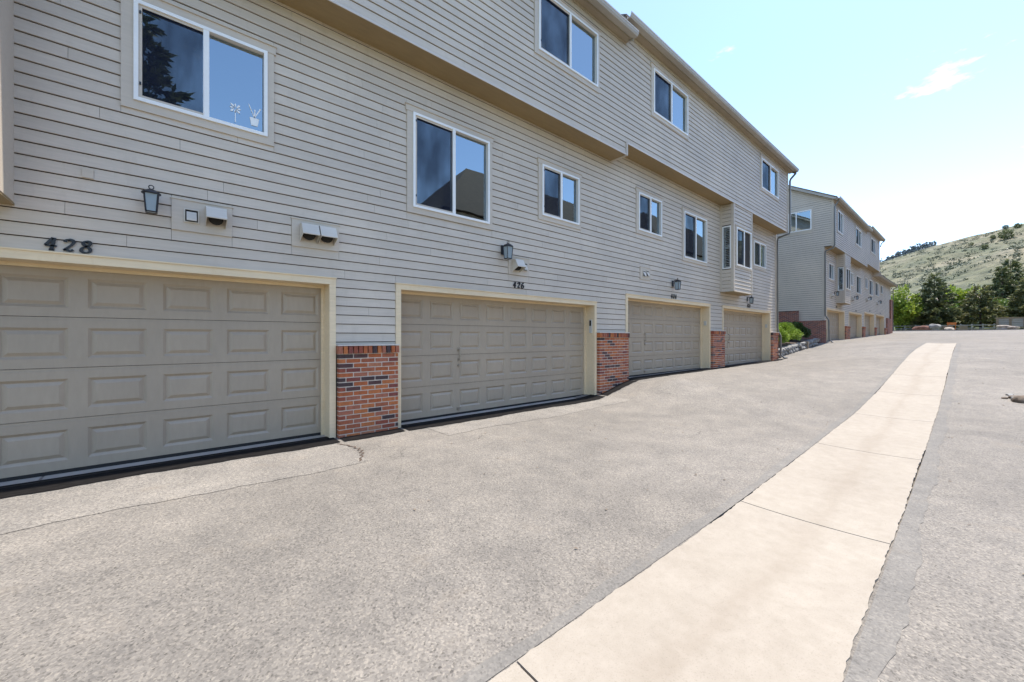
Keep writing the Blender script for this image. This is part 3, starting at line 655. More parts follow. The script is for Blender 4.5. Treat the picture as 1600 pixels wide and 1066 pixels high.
low.quad((x_end, YW, -1.6), (x_end, 17, -1.6), (x_end, 17, 7.4), (x_end, YW, 7.4)); low.quad((x_beg, YW, -1.6), (x_beg, 17, -1.6), (x_beg, 17, 7.2), (x_beg, YW, 7.2))
low.quad((x_beg, 17, -1.6), (x_end, 17, -1.6), (x_end, 17, 7.2), (x_beg, 17, 7.2))
wall_low = low.build('lower_wall', 'felt', A)
up_wins = [(5.25, 7.25, 5.43, 6.80), (9.42, 11.46, 5.74, 7.09), (17.40, 19.58, 5.74, 7.09), (-3.4, -1.4, 5.43, 6.80), (1.0, 3.0, 5.43, 6.80)]
up = MB(); wall_holes(up, x_beg, x_end, 4.40, 7.37, YO, [(w[0] + 0.1, w[1] - 0.075, w[2] + 0.09, w[3] - 0.09) for w in up_wins] + [(x_step, x_end, 4.3, 4.68)])
up.quad((x_end, YO, 4.68), (x_end, YW, 4.68), (x_end, YW, 7.4), (x_end, YO, 7.4))
wall_up = up.build('upper_wall', 'felt', A)
pieces = []
lowop = [(w[0], w[1], w[2], w[3] + 0.012) for w in wins] + [(d[0] - 0.085, d[1] + 0.085, -9, d[3] + 0.1) for d in doors] + [(p[0] - 0.02, p[1] + 0.02, -9, p[2] + 0.02) for p in piers] + [(p[0], p[1], p[2], p[3] + 0.012) for p in plates] + bays
for pc in clap_list(x_beg, x_end - 0.10, -0.2, 4.69, lowop + [(x_beg - 1, x_step, 4.386, 99)], 1, 0.845): pieces.append((pc, YW, wall_low))
upop = [(w[0], w[1], w[2], w[3] + 0.012) for w in up_wins]
for pc in clap_list(x_beg, x_end - 0.1, 4.415, 7.36, upop + [(x_step - 0.07, x_end + 1, -9, 4.70), (x_beg - 1, x_step - 0.05, 7.062, 99)], 3, 4.42): pieces.append((pc, YO, wall_up))
def in_view(pc, y):
    best = 0
    for x in np.linspace(pc[0], pc[1], 5):
        z = pc[2]; t = x * math.cos(YAW) + y * math.sin(YAW); u = (x * math.sin(YAW) - y * math.cos(YAW)) / t
        if abs(u) < 1.3 and z / t < 0.87: best = max(best, 1 / t ** 2 * (pc[1] - pc[0]))
    return best
pieces.sort(key=lambda q: -in_view(q[0], q[1]))
rest = {wall_low.name: MB(), wall_up.name: MB()}
for i, (pc, y, par) in enumerate(pieces):
    if i < 300: m = MB(); clap_hexa(m, pc, y + random.uniform(-0.0012, 0.0)); m.build('clapboard', 'siding', par)
    elif pc[1] > -6: clap_hexa(rest[par.name], pc, y)
rest[wall_low.name].build('lap_siding', 'siding', wall_low, kind='stuff'); rest[wall_up.name].build('lap_siding', 'siding', wall_up, kind='stuff')
# overhang soffits and corner boards
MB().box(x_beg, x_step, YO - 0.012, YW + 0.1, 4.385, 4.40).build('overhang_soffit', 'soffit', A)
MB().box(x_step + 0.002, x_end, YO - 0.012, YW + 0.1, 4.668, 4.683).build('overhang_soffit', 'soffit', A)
MB().box(x_beg, x_step - 0.07, YO - 0.026, YO - 0.0125, 4.378, 4.414).build('drip_strip', 'flash', A)
MB().box(x_step + 0.002, x_end, YO - 0.026, YO - 0.0125, 4.66, 4.70).build('drip_strip', 'flash', A)
m = MB(); m.box(x_step - 0.068, x_step, YO - 0.030, YW, 4.372, 4.69); m.build('corner_board', 'trim', A)
m = MB(); m.box(x_end - 0.1, x_end + 0.024, YW - 0.026, YW, -1.1, 4.667); m.build('corner_board', 'trim', A)
m = MB(); m.box(x_end - 0.1, x_end + 0.024, YO - 0.026, YO, 4.66, 7.36); m.build('corner_board', 'trim', A)
# flashing strips above the brick, below the siding
for k, w in enumerate(wins): window(A, *w, YW)
for k, w in enumerate(up_wins): window(A, *w, YO)
for k, d in enumerate(doors):
    garage_door(A, d[0], d[1], d[2] + 0.02, d[3], YD, handle=[None, (4.03, -0.32), (10.36, 0.0), (16.30, 0.0)][k])
    door_frame(A, d[0], d[1], d[2] - 0.05, d[3], YW, YD)
    # split concrete threshold
    xm = d[0] + (0.62 if k else 0.45) * (d[1] - d[0])
    for a, b in ((d[0], xm - 0.012), (xm + 0.012, d[1])):
        MB().hexa([(a, 6.04, d[2] - 0.25), (b, 6.04, d[2] - 0.25), (b, 6.4, d[2] - 0.25), (a, 6.4, d[2] - 0.25), (a, 6.04, d[2] - 0.018), (b, 6.04, d[2] - 0.018), (b, 6.4, d[2] - 0.012), (a, 6.4, d[2] - 0.012)]).build('threshold', 'threshold', A)
for p in piers: pillar(A, p[0], p[1], p[2], p[3], 5.845, YW)
# keypads on the right-hand jambs
MB().box(7.622, 7.654, 5.99, 6.06, 0.10, 0.42).build('keypad', 'keypad', A); MB().box(7.617, 7.6215, 6.0, 6.05, 0.27, 0.40).build('keypad_screen', 'dark', A)
for x, z in ((13.88, 0.40), (19.955, 0.42)): MB().box(x, x + 0.03, 6.02, 6.1, z, z + 0.15).build('keypad', 'keypad', A)
# vents
pl = vent_plate(A, *plates[0], YW); gravity_vent(pl, 0.12, 0.235, 1.335, 1.47, YW - 0.028); hood(pl, 0.305, 0.50, 1.31, 1.535, YW - 0.028, 0.19)
pl = vent_plate(A, *plates[1], YW); hood(pl, 1.31, 1.52, 1.29, 1.53, YW - 0.028, 0.19); hood(pl, 1.535, 1.745, 1.29, 1.53, YW - 0.028, 0.19)
pl = vent_plate(A, *plates[2], YW); hood(pl, 5.06, 5.27, 1.29, 1.53, YW - 0.028, 0.19); gravity_vent(pl, 5.34, 5.46, 1.34, 1.48, YW - 0.028)
pl = vent_plate(A, *plates[3], YW); gravity_vent(pl, 9.76, 9.88, 1.66, 1.80, YW - 0.028); gravity_vent(pl, 9.92, 10.04, 1.68, 1.82, YW - 0.028)
MB().box(-0.69, -0.61, YW - 0.035, YW, 1.63, 1.725).build('cover_box', 'trim', A)
numerals(A, '428', -0.945, 0.862, 0.118, YW - 0.018, 1.02)
numerals(A, '426', 5.10, 0.98, 0.105, YW - 0.018, 1.0)
numerals(A, '424', 11.30, 1.165, 0.12, YW - 0.018, 1.0)
numerals(A, '422', 17.34, 1.19, 0.12, YW - 0.018, 1.0)
lantern(-0.165, 1.445, YW - 0.018, 0.85, 'black lantern with frosted glass beside the vents over garage 428')
lantern(4.84, 1.60, YW - 0.018, 1.0, 'black lantern beside the small hooded vent above garage 426')
lantern(11.40, 1.53, YW - 0.018, 1.0, 'black lantern above the number 424')
lantern(17.35, 1.44, YW - 0.018, 0.9, 'black lantern tucked under the box bay over garage 422')
# box bays
def box_bay(parent, b, y0, yw, seed, side=-1, boards=True):
    x0, x1, z0, z1 = b
    core = MB(); core.box(x0 + 0.012, x1 - 0.012, y0 + 0.012, yw + 0.05, z0 + 0.01, z1); bay = core.build('box_bay', 'felt', parent)
    cb = MB()
    for xx, s in ((x0, 1), (x1, -1)):
        cb.box(min(xx - 0.012*s, xx + 0.09*s), max(xx - 0.012*s, xx + 0.09*s), y0 - 0.014, y0 + 0.012, z0, z1); cb.box(min(xx - 0.014*s, xx + 0.012*s), max(xx - 0.014*s, xx + 0.012*s), y0 + 0.0125, y0 + 0.085, z0, z1)
        cb.box(min(xx - 0.014*s, xx + 0.012*s), max(xx - 0.014*s, xx + 0.012*s), yw - 0.07, yw, z0, z1)
    cb.build('corner_board', 'trim', bay)
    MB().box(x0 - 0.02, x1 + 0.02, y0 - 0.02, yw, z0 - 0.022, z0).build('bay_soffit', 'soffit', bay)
    fw = (x0 + 0.16, x1 - 0.10, z0 + 0.86, z0 + 2.32)
    ss = MB()
    for pc in clap_list(x0 + 0.09, x1 - 0.09, z0, z1, [fw], seed, z0):
        clap_hexa(ss, pc, y0 + 0.012, T0=0.022)
        if boards: ss.build('clapboard', 'siding', bay); ss = MB()
    if not boards: ss.build('lap_siding', 'siding', bay, kind='stuff')
    window(parent, *fw, y0 + 0.010, 0.06, room=False)
    # side faces
    for xx, s in ((x0 + 0.012, -1), (x1 - 0.012, 1)):
        sd_ = MB(); z = z0
        sw = (yw - 0.375, yw - 0.085, z0 + 0.80, z0 + 2.30)
        while z < z1 - 0.02:
            zt = min(z + REV, z1); rngs = [(y0 + 0.085, yw - 0.07)]
            if zt > sw[2] and z < sw[3]: rngs = [(y0 + 0.085, sw[0]), (sw[1], yw - 0.07)]
            for a, c in rngs:
                if c - a > 0.02 and boards and sd_.v: sd_.build('clapboard', 'siding', bay); sd_ = MB()
                if c - a > 0.02: sd_.hexa([(xx, a, z), (xx, c, z), (xx + s*0.019, c, z), (xx + s*0.019, a, z), (xx, a, zt - 0.009), (xx, c, zt - 0.009), (xx + s*0.005, c, zt - 0.009), (xx + s*0.005, a, zt - 0.009)])
            z += REV
        sd_.build('clapboard' if boards else 'lap_siding', 'siding', bay, kind=None if boards else 'stuff')
        if s == side:
            f = MB(); q = xx + s * 0.03
            lo, hi = min(xx, q), max(xx, q)
            f.box(lo, hi, sw[0], sw[0] + 0.035, sw[2], sw[3]); f.box(lo, hi, sw[1] - 0.035, sw[1], sw[2], sw[3]); f.box(lo, hi, sw[0] + 0.035, sw[1] - 0.035, sw[2], sw[2] + 0.04); f.box(lo, hi, sw[0] + 0.035, sw[1] - 0.035, sw[3] - 0.04, sw[3])
            f.build('side_frame', 'white', bay)
            MB().box(min(xx, xx + s*0.016), max(xx, xx + s*0.016), sw[0] + 0.035, sw[1] - 0.035, sw[2] + 0.04, sw[3] - 0.04).build('side_pane', 'glass', bay)
            zz = sw[2] + 0.10; sh = MB()
            while zz < sw[3] - 0.12:
                if abs(zz - (sw[2] + sw[3]) / 2) > 0.05: sh.box(min(xx, xx + s*0.0195), max(xx, xx + s*0.0195), sw[0] + 0.05, sw[1] - 0.12, zz, zz + 0.035)
                zz += 0.062
            sh.build('shutter_slats', 'dark', bay)
    return bay
box_bay(A, bays[1], YO, YW, 21, -1); bL = box_bay(A, bays[0], YO - 0.2, YW, 22, 0); MB().box(-1.162 + 0.012, -1.125, YO - 0.115, YW - 0.0705, 1.27, 4.38).build('side_board', 'trim', bL)
# eaves, roofs
gutter(A, x_beg, x_step - 0.05, 7.06, YO); gutter(A, x_step - 0.36, x_end + 0.30, 7.36, YO)
roof(A, x_beg - 0.4, x_step - 0.05, 7.06, YO); roof(A, x_step - 0.36, x_end + 0.30, 7.36, YO)
m = MB(); m.quad((x_end, YO, 7.3), (x_end, 17, 7.3), (x_end, 11.2, 10.6), (x_end, 11.0, 10.6)); m.quad((x_step, YO, 7.0), (x_step, 17, 7.0), (x_step, 11.2, 10.5), (x_step, 11.0, 10.5)); m.build('gable_wall', 'siding', A)
downspout(A, [(x_end + 0.20, 5.24, 7.35), (x_end + 0.19, 5.24, 7.27), (x_end + 0.10, 5.40, 7.05), (x_end + 0.09, 5.43, 6.95), (x_end + 0.09, 5.43, 4.75), (x_end + 0.08, 5.45, 4.62), (x_end - 0.05, 5.84, 4.48), (x_end - 0.05, 5.87, 4.36), (x_end - 0.05, 5.87, 0.42), (x_end + 0.02, 5.86, 0.25), (x_end + 0.14, 5.80, 0.05), (x_end + 0.14, 5.80, -0.80), (x_end + 0.22, 5.70, -0.93), (x_end + 0.40, 5.62, -0.96)])
downspout(A, [(x_end - 0.02, 6.02, 4.55), (x_end - 0.02, 6.0, 4.4)], 0.02)

# white window clings on the right pane of the first window
t = thing('window_cling', 'white flower shaped cling low on the right pane over garage 428', 'window cling', (0.60, 5.962, 2.66))
for k in range(8):
    q = k * math.pi / 4; cx, cz = 0.60, 2.83; m = MB(); w = 0.24; r0, r1 = 0.012, 0.058 + 0.012 * (k % 2)
    pr = [(cx + r0*math.cos(q - 0.5), cz + r0*math.sin(q - 0.5)), (cx + r1*0.75*math.cos(q - w), cz + r1*0.75*math.sin(q - w)), (cx + r1*math.cos(q), cz + r1*math.sin(q)), (cx + r1*0.75*math.cos(q + w), cz + r1*0.75*math.sin(q + w))]
    m.prism_y(pr, 5.961, 5.966); m.build('petal', 'white', t)
MB().prism_y([(0.596, 2.66), (0.606, 2.66), (0.603, 2.80), (0.597, 2.80)], 5.961, 5.966).build('stem', 'white', t)
t = thing('window_cling', 'white potted plant cling in the lower right corner of that pane', 'window cling', (0.80, 5.962, 2.70))
MB().prism_y([(0.765, 2.68), (0.835, 2.68), (0.85, 2.78), (0.75, 2.78)], 5.961, 5.966).build('pot', 'white', t)
for x1, z1 in ((0.735, 2.93), (0.80, 2.88), (0.86, 2.91)): MB().prism_y([(0.795, 2.782), (0.806, 2.782), (x1 + 0.012, z1), (x1, z1 + 0.01)], 5.961, 5.966).build('stalk', 'white', t)

# ================================================================== far building
B = thing('townhouse_row', 'shorter sided townhouse row farther up the lane beyond the green hedge', 'building', (40.0, YW, -0.3))
bx0, bxs, bxu, bx1 = 29.6, 40.6, 46.6, 57.6
doorsB = [(30.25, 35.05, -0.45, 1.69), (36.65, 41.35, -0.45, 1.73), (42.6, 47.2, -0.15, 1.95), (48.2, 52.9, -0.15, 1.98)]
piersB = [(35.2, 36.5, 0.76, -0.4), (41.5, 42.45, 0.82, -0.3), (47.35, 48.05, 0.86, -0.1), (53.05, 54.2, 0.88, 0.0)]
winsB = [(30.55, 32.0, 3.50, 4.65), (36.9, 38.0, 3.65, 4.75), (39.1, 41.1, 3.25, 4.75), (42.75, 44.0, 3.9, 4.95), (44.6, 46.5, 3.5, 4.95), (47.7, 49.6, 3.65, 5.0), (50.6, 52.3, 4.05, 5.0)]
upB = [(30.45, 32.0, 6.32, 7.75), (35.9, 38.05, 6.38, 7.70), (42.0, 44.2, 6.68, 7.98)]
bayB = (32.75, 34.45, 2.2, 5.38)
lw = MB(); wall_holes(lw, bx0, bx1, -1.0, 5.66, YW, [(w[0] + 0.1, w[1] - 0.075, w[2] + 0.09, w[3] - 0.09) for w in winsB] + doorsB)
lw.quad((bx1, YW, -1), (bx1, 17, -1), (bx1, 17, 5.4), (bx1, YW, 5.4)); lw.quad((bx0, YW, -1), (bx0, 17, -1), (bx0, 17, 8.2), (bx0, YW, 8.2)); lw.quad((bx0, 17, -1), (bx1, 17, -1), (bx1, 17, 5.4), (bx0, 17, 5.4))
lwo = lw.build('lower_wall', 'felt', B)
uw = MB(); wall_holes(uw, bx0, bxu, 5.38, 8.35, YO, [(w[0] + 0.1, w[1] - 0.075, w[2] + 0.09, w[3] - 0.09) for w in upB] + [(bxs, bxu, 5.3, 5.65)])
uw.quad((bx0, YO, 5.38), (bx0, YW, 5.38), (bx0, YW, 8.2), (bx0, YO, 8.2)); uw.quad((bxu, YO, 5.65), (bxu, 17, 5.65), (bxu, 17, 8.4), (bxu, YO, 8.4)); uwo = uw.build('upper_wall', 'felt', B)
s1 = MB(); opB = [(w[0], w[1], w[2], w[3] + .012) for w in winsB] + [(d[0] - .085, d[1] + .085, -9, d[3] + .1) for d in doorsB] + [(p[0], p[1], -9, p[2] + .02) for p in piersB] + [(bayB[0], bayB[1], bayB[2], bayB[3])]
for pc in clap_list(bx0 + 0.1, bx1, 0.5, 5.63, opB + [(bx0 - 1, bxs, 5.365, 99), (bxu, bx1 + 1, 5.30, 99)], 11, 1.79): clap_hexa(s1, pc, YW, gap=0.016)
s1.build('lap_siding', 'siding', lwo, kind='stuff')
s2 = MB(); opU = [(w[0], w[1], w[2], w[3] + .012) for w in upB]
for pc in clap_list(bx0 + 0.1, bxs, 5.40, 8.05, opU, 12, 5.40): clap_hexa(s2, pc, YO, gap=0.016)
for pc in clap_list(bxs, bxu, 5.66, 8.33, opU, 13, 5.40): clap_hexa(s2, pc, YO, gap=0.016)
s2.build('lap_siding', 'siding', uwo, kind='stuff')
for w in winsB: window(B, *w, YW, 0.09, simple=True)
for w in upB: window(B, *w, YO, 0.09, simple=True)
for d in doorsB: garage_door(B, d[0], d[1], d[2], d[3], YD); door_frame(B, d[0], d[1], d[2], d[3], YW, YD)
for p in piersB: pillar(B, *p, 5.845, YW)
box_bay(B, bayB, YO, YW, 23, -1, False)
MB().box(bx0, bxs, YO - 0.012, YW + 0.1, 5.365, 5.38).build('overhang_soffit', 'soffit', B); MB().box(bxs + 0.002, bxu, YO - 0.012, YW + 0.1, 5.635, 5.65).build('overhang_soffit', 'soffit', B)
MB().box(bxs - 0.07, bxs, YO - 0.03, YW, 5.36, 5.66).build('corner_board', 'trim', B)
gutter(B, bx0 - 0.30, bxs - 0.05, 8.05, YO); gutter(B, bxs - 0.36, bxu + 0.3, 8.34, YO)
roof(B, bx0 - 0.30, bxs - 0.05, 8.05, YO); roof(B, bxs - 0.36, bxu + 0.3, 8.34, YO)
gutter(B, bxu + 0.02, bx1 + 0.35, 5.30, YW, 0.55); m = MB(); m.prism_x([(5.4, 5.43), (11, 7.9), (11, 7.84), (5.4, 5.36)], bxu, bx1 + 0.35); m.build('lower_roof', 'shingle', B)
MB().box(bxu - 0.02, bxu + 0.018, 5.40, YW - 0.03, 5.29, 5.632).build('eave_return', 'trim', B)
# gable end facing the camera: siding in the plane x = bx0, brick base
gb = MB(); fl = lambda y: 8.12 + (y - 5.27) * 0.56 - 0.25
gwin = (6.55, 7.75, 6.55, 7.78)
z = 1.0
while z < 11.0:
    zt = z + REV; y0 = YO if z > 5.36 else YW
    rk = lambda q: max(y0, 5.27 + (q - 8.02) / 0.56)
    segs = [(y0, 11.2)]
    if zt > gwin[2] and z < gwin[3]: segs = [(y0, gwin[0]), (gwin[1], 11.2)]
    if z < 1.6: segs = [(YW, 7.2)]
    for a, b in segs:
        a0, a1 = (max(a, rk(z)), max(a, rk(zt - .014))) if a == y0 and z > 7.7 else (a, a)
        if b > a0: gb.hexa([(bx0, a0, z), (bx0, b, z), (bx0 - .019, b, z), (bx0 - .019, a0, z), (bx0, a1, zt - .014), (bx0, b, zt - .014), (bx0 - .005, b, zt - .014), (bx0 - .005, a1, zt - .014)])
    z += REV
gb.build('gable_siding', 'siding', B, kind='stuff')
m = MB(); m.quad((bx0 + .002, YO, 8.0), (bx0 + .002, 11.2, 11.1), (bx0 + .002, 17, 8.0), (bx0 + .002, 12, 8.0)); m.build('gable_backing', 'siding', B)
m = MB(); m.box(bx0 - 0.03, bx0, YW - 0.02, YW + 0.09, 0.98, 5.36); m.box(bx0 - 0.03, bx0, YO - 0.02, YO + 0.09, 5.36, 8.1); m.box(bx0, bx0 + 0.1, YW - 0.03, YW, 0.98, 5.36); m.box(bx0, bx0 + 0.1, YO - 0.03, YO, 5.38, 8.1); m.build('corner_board', 'trim', B)
m = MB(); m.box(bx0 - 0.10, bx0 + 0.02, 5.85, 7.2, -1.0, 0.94); m.box(bx0 - 0.10, bx0 + 0.02, 7.2, 10.5, -1.0, 1.55); m.box(bx0 - 0.13, bx0, 5.84, 7.21, 0.94, 1.0); m.box(bx0 - 0.13, bx0, 7.21, 10.5, 1.55, 1.61); m.build('brick_base', 'far_brick', B)
f = MB(); a, b, c, d = gwin
f.box(bx0 - .05, bx0, a, a + .06, c, d); f.box(bx0 - .05, bx0, b - .06, b, c, d); f.box(bx0 - .05, bx0, a + .06, b - .06, c, c + .06); f.box(bx0 - .05, bx0, a + .06, b - .06, d - .06, d); f.box(bx0 - .045, bx0, a + .75, a + .81, c + .06, d - .06)
tr = MB(); tr.box(bx0 - .032, bx0, a - .10, a, c - .15, d + .12); tr.box(bx0 - .032, bx0, b, b + .10, c - .15, d + .12); tr.box(bx0 - .030, bx0, a, b, c - .15, c); tr.box(bx0 - .030, bx0, a, b, d, d + .12); tr.build('gable_window_trim', 'trim', B)
gw = f.build('gable_window', 'white', B); MB().box(bx0 - .02, bx0 - .012, a + .06, a + .75, c + .06, d - .06).build('pane', 'glass', gw); MB().box(bx0 - .02, bx0 - .012, a + .81, b - .06, c + .06, d - .06).build('pane', 'glass', gw)
m = MB(); m.box(54.3, bx1 + 0.02, 5.82, 5.95, -0.5, 1.9); m.box(bx1 - 0.9, bx1 + 0.12, 5.80, 6.4, -0.5, 3.9); m.build('brick_pier', 'far_brick', B)
downspout(B, [(bx0 + 0.0, 5.24, 8.03), (bx0 - 0.03, 5.38, 7.75), (bx0 - 0.05, 5.43, 7.65), (bx0 - 0.05, 5.43, 5.42), (bx0 - 0.05, 5.5, 5.25), (bx0 - 0.05, 5.86, 5.12), (bx0 - 0.05, 5.88, 5.0), (bx0 - 0.05, 5.88, 1.3), (bx0 - 0.02, 5.72, 1.0), (bx0 - 0.02, 5.70, -0.15), (bx0 + 0.1, 5.55, -0.32)])
downspout(B, [(bx1 + 0.2, 5.4, 5.28), (bx1 + 0.12, 5.75, 5.0), (bx1 + 0.12, 5.78, 0.6)])
downspout(B, [(bxu + 0.2, 5.2, 8.3), (bxu + 0.12, 5.4, 8.1), (bxu + 0.05, 5.45, 7.8)])
for x in (32.3, 37.7, 44.0, 50.0):
    pass
for k, (x, z) in enumerate(((32.2, 2.75), (38.6, 2.9), (44.3, 3.2), (49.6, 3.2))):
    pl = vent_plate(B, x - 1.2, x - 0.7, z - 0.3, z, YW); hood(pl, x - 1.1, x - 0.8, z - 0.25, z - 0.03, YW - 0.028, 0.16)
    lantern(x, z, YW - 0.018, 0.95, ['black lantern beside the box bay of the far row', 'black lantern over the second garage of the far row', 'black lantern over the third garage of the far row', 'black lantern over the last garage of the far row'][k])
for k, (x, z) in enumerate(((32.6, 1.9), (39.0, 1.93), (44.9, 2.16), (50.5, 2.19))): MB().box(x, x + 0.3, YW - 0.03, YW - 0.019, z, z + 0.11).build('number_plaque', 'metal_black', B)

# ================================================================== row across the lane (seen mirrored in the panes)
def opposite(x0, x1, zr, ze, label):
    O = thing('townhouse_row', label, 'building', ((x0+x1)/2, -10.0, -1.5))
    m = MB(); m.box(x0, x1, -20, -9.6, -2, ze); m.build('wall', 'siding', O)
    h = MB(); e = 0.4; h.v += [(x0-e, -9.2, ze), (x1+e, -9.2, ze), (x1+e, -20.4, ze), (x0-e, -20.4, ze), (x0 + 5, -14.8, zr), (x1 - 5, -14.8, zr)]
    h.f += [(0, 1, 5, 4), (1, 2, 5), (2, 3, 4, 5), (3, 0, 4), (3, 2, 1, 0)]; h.build('roof', 'shingle_dark', O)
    for i in range(int((x1 - x0) / 4)):
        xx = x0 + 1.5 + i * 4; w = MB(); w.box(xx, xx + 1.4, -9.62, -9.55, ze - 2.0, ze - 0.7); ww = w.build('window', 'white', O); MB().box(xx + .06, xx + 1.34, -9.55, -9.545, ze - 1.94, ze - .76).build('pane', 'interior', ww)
opposite(13.0, 37.0, 13.6, 8.0, 'brown hip roofed row mirrored in the panes, near half of the lane')
opposite(39.0, 62.0, 15.4, 9.6, 'brown hip roofed row mirrored in the panes, upper half of the lane')

# ================================================================== vegetation
def tri_cloud(name, P, size, mat, parent, aspect=0.5, up=0.3, kind=None, dirs=None):
    """leaf-sized diamonds at the points P"""
    n = len(P); d = rng.normal(size=(n, 3)) if dirs is None else dirs + rng.normal(scale=0.35, size=(n, 3))
    d[:, 2] += up * (dirs is None); d /= np.linalg.norm(d, axis=1)[:, None] + 1e-9
    a = rng.normal(size=(n, 3)); s = np.cross(d, a); s /= np.linalg.norm(s, axis=1)[:, None] + 1e-9
    L = (size * rng.uniform(0.6, 1.35, n))[:, None]
    V = np.stack([P, P + d*L*0.5 + s*L*aspect*0.5, P + d*L, P + d*L*0.5 - s*L*aspect*0.5], 1).reshape(-1, 3)
    Fc = np.arange(n*4).reshape(n, 4)
    return link(name, fast_mesh(name, V, Fc), mat, parent, kind=kind)
def conifer(x, y, z, h, r, label, mat='spruce', density=1.0, bare=0.06, leaf=0.30, group=None, name='spruce_tree', droop=0.25):
    T = thing(name, label, 'tree', (x, y, z), group)
    MB().tube([(x, y, z - 0.3), (x, y, z + h*0.5), (x, y, z + h*0.97)], [h*0.022, h*0.014, 0.01], 7).build('trunk', 'bark', T)
    P = []; D = []; br = MB(); zz = h * bare; k = 0
    while zz < h * 0.985:
        f = (zz - h*bare) / (h * (1 - bare)); rad = r * (1 - f) ** 0.85 * rng.uniform(0.72, 1.12) + 0.08
        nb = max(4, int(7 * (1 - 0.4*f)))
        off = rng.uniform(0, 6.28)
        for b in range(nb):
            a = off + b * 2*math.pi / nb + rng.normal(0, 0.2); rr = rad * rng.uniform(0.7, 1.12); zb = z + zz + rng.normal(0, h * 0.008)
            m = max(6, int(rr * 46 * density)); t = rng.uniform(0.12, 1, m) ** 0.75
            wdt = 0.20 * rr * (1.1 - t); lat = rng.normal(0, 1, m) * wdt * 0.8
            ca, sa = math.cos(a), math.sin(a)
            px = x + ca*rr*t - sa*lat; py = y + sa*rr*t + ca*lat; pz = zb - droop*rr*t*(1 - 0.75*t) + rng.normal(0, 0.05, m) - np.abs(lat)*0.25
            P.append(np.stack([px, py, pz], 1)); D.append(np.stack([ca + rng.normal(0, .5, m), sa + rng.normal(0, .5, m), rng.normal(-0.05, .3, m)], 1))
        zz += h * 0.042 * rng.uniform(0.8, 1.3); k += 1
    P = np.concatenate(P); D = np.concatenate(D)
    tri_cloud('crown', P, leaf, mat, T, 0.42, dirs=D); return T
def leafy(x, y, z, h, r, label, mat='lime', n=5000, leaf=0.22, trunk=0.3, cat='tree', name='deciduous_tree', group=None, clumps=26, flat=1.0):
    T = thing(name, label, cat, (x, y, z), group)
    tb = MB(); tb.tube([(x, y, z - 0.2), (x + 0.05*r, y, z + h*trunk), (x, y, z + h*0.7)], [0.035*h, 0.026*h, 0.012*h], 6)
    cen = []
    for k in range(clumps):
        v = rng.normal(size=3); v /= np.linalg.norm(v); q = rng.uniform(0.35, 1.0)
        c = np.array([x + v[0]*r*q*0.8, y + v[1]*r*q*0.8, z + h*(trunk + (1 - trunk)*0.5) + v[2]*h*(1 - trunk)*0.42*q*flat]); cen.append(c)
        if k < 7: tb.tube([(x, y, z + h*trunk*0.9), tuple((c + np.array([x, y, z + h*0.5]))/2), tuple(c)], [0.014*h, 0.009*h, 0.003*h], 5)
    tb.build('trunk', 'bark', T); P = []
    for c in cen:
        m = n // clumps; v = rng.normal(size=(m, 3)); v /= np.linalg.norm(v, axis=1)[:, None]
        P.append(c + v * (rng.uniform(0.45, 1.0, m)[:, None]) * np.array([r*0.34, r*0.34, h*(1 - trunk)*0.17]) * rng.uniform(0.7, 1.25))
    tri_cloud('crown', np.concatenate(P), leaf, mat, T, 0.6); return T
def px_pos(px, x):
    u = (px - 800) / F_PX; c, s = math.cos(YAW), math.sin(YAW); t = x / (c + u*s); return t * (s - u*c)
# far end of the lane
conifer(68, px_pos(1460, 68), 0.9, 6.6, 3.1, 'dark spruce on the left of the lane end in front of the boulders', leaf=0.32, density=1.3)
conifer(69, px_pos(1532, 69), 0.95, 5.0, 2.6, 'open crowned pine with brown trunk in the middle of the lane end', 'pine', 0.8, 0.22, 0.34, name='pine_tree')
conifer(78, px_pos(1566, 78), 1.3, 7.6, 3.0, 'left of the two tall spruce tips at the lane end', leaf=0.36, density=1.1)
conifer(80, px_pos(1579, 80), 1.4, 8.6, 3.5, 'tallest spruce behind the timber wall at the lane end', leaf=0.36, density=1.1)
conifer(70, px_pos(1604, 70), 1.0, 5.4, 2.4, 'pale spruce at the far right edge of the lane end', 'pine', 1.0, 0.05, 0.34)
leafy(66, px_pos(1411, 66), 0.8, 4.9, 2.0, 'bright lime green leafy tree beside the end of the far row', 'lime', 8500, 0.24, 0.04, clumps=38, flat=1.15)
leafy(70, px_pos(1428, 70), 0.9, 3.9, 1.7, 'olive green leafy tree left of the dark spruce', 'green', 4500, 0.25, 0.1)
leafy(84, px_pos(1502, 84), 1.5, 6.0, 2.4, 'yellow green tree between the spruce and the pine', 'lime', 5500, 0.3, 0.2)
leafy(76, px_pos(1488, 76), 1.2, 3.4, 2.0, 'low green tree right of the dark spruce', 'green', 4000, 0.28, 0.1)
leafy(74, px_pos(1548, 74), 1.1, 3.9, 2.2, 'mid green tree right of the open pine', 'green', 4500, 0.28, 0.1)
for k in range(11):
    px = 1392 + k * 21 + rng.uniform(-5, 5); X = 88 + rng.uniform(0, 6)
    leafy(X, px_pos(px, X), 1.7, rng.uniform(2.6, 4.2), 2.3, 'dark shrub in the thicket closing the lane end, %s' % ['behind the lime tree', 'left of the olive tree', 'behind the olive tree', 'left behind the spruce', 'right behind the spruce', 'under the yellow green tree', 'left behind the pine', 'behind the pine', 'right behind the pine', 'under the twin spruce tips', 'at the right edge'][k],
          'shrub_dark' if k % 2 else 'green', 2200, 0.34, 0.05, 'shrub', 'thicket_shrub', 'thicket at the lane end', 14)
# spruce mirrored in the first window
conifer(-0.95, -10.5, -1.5, 15.4, 4.6, 'big spruce across the lane mirrored in the first window', leaf=0.40, density=1.3)
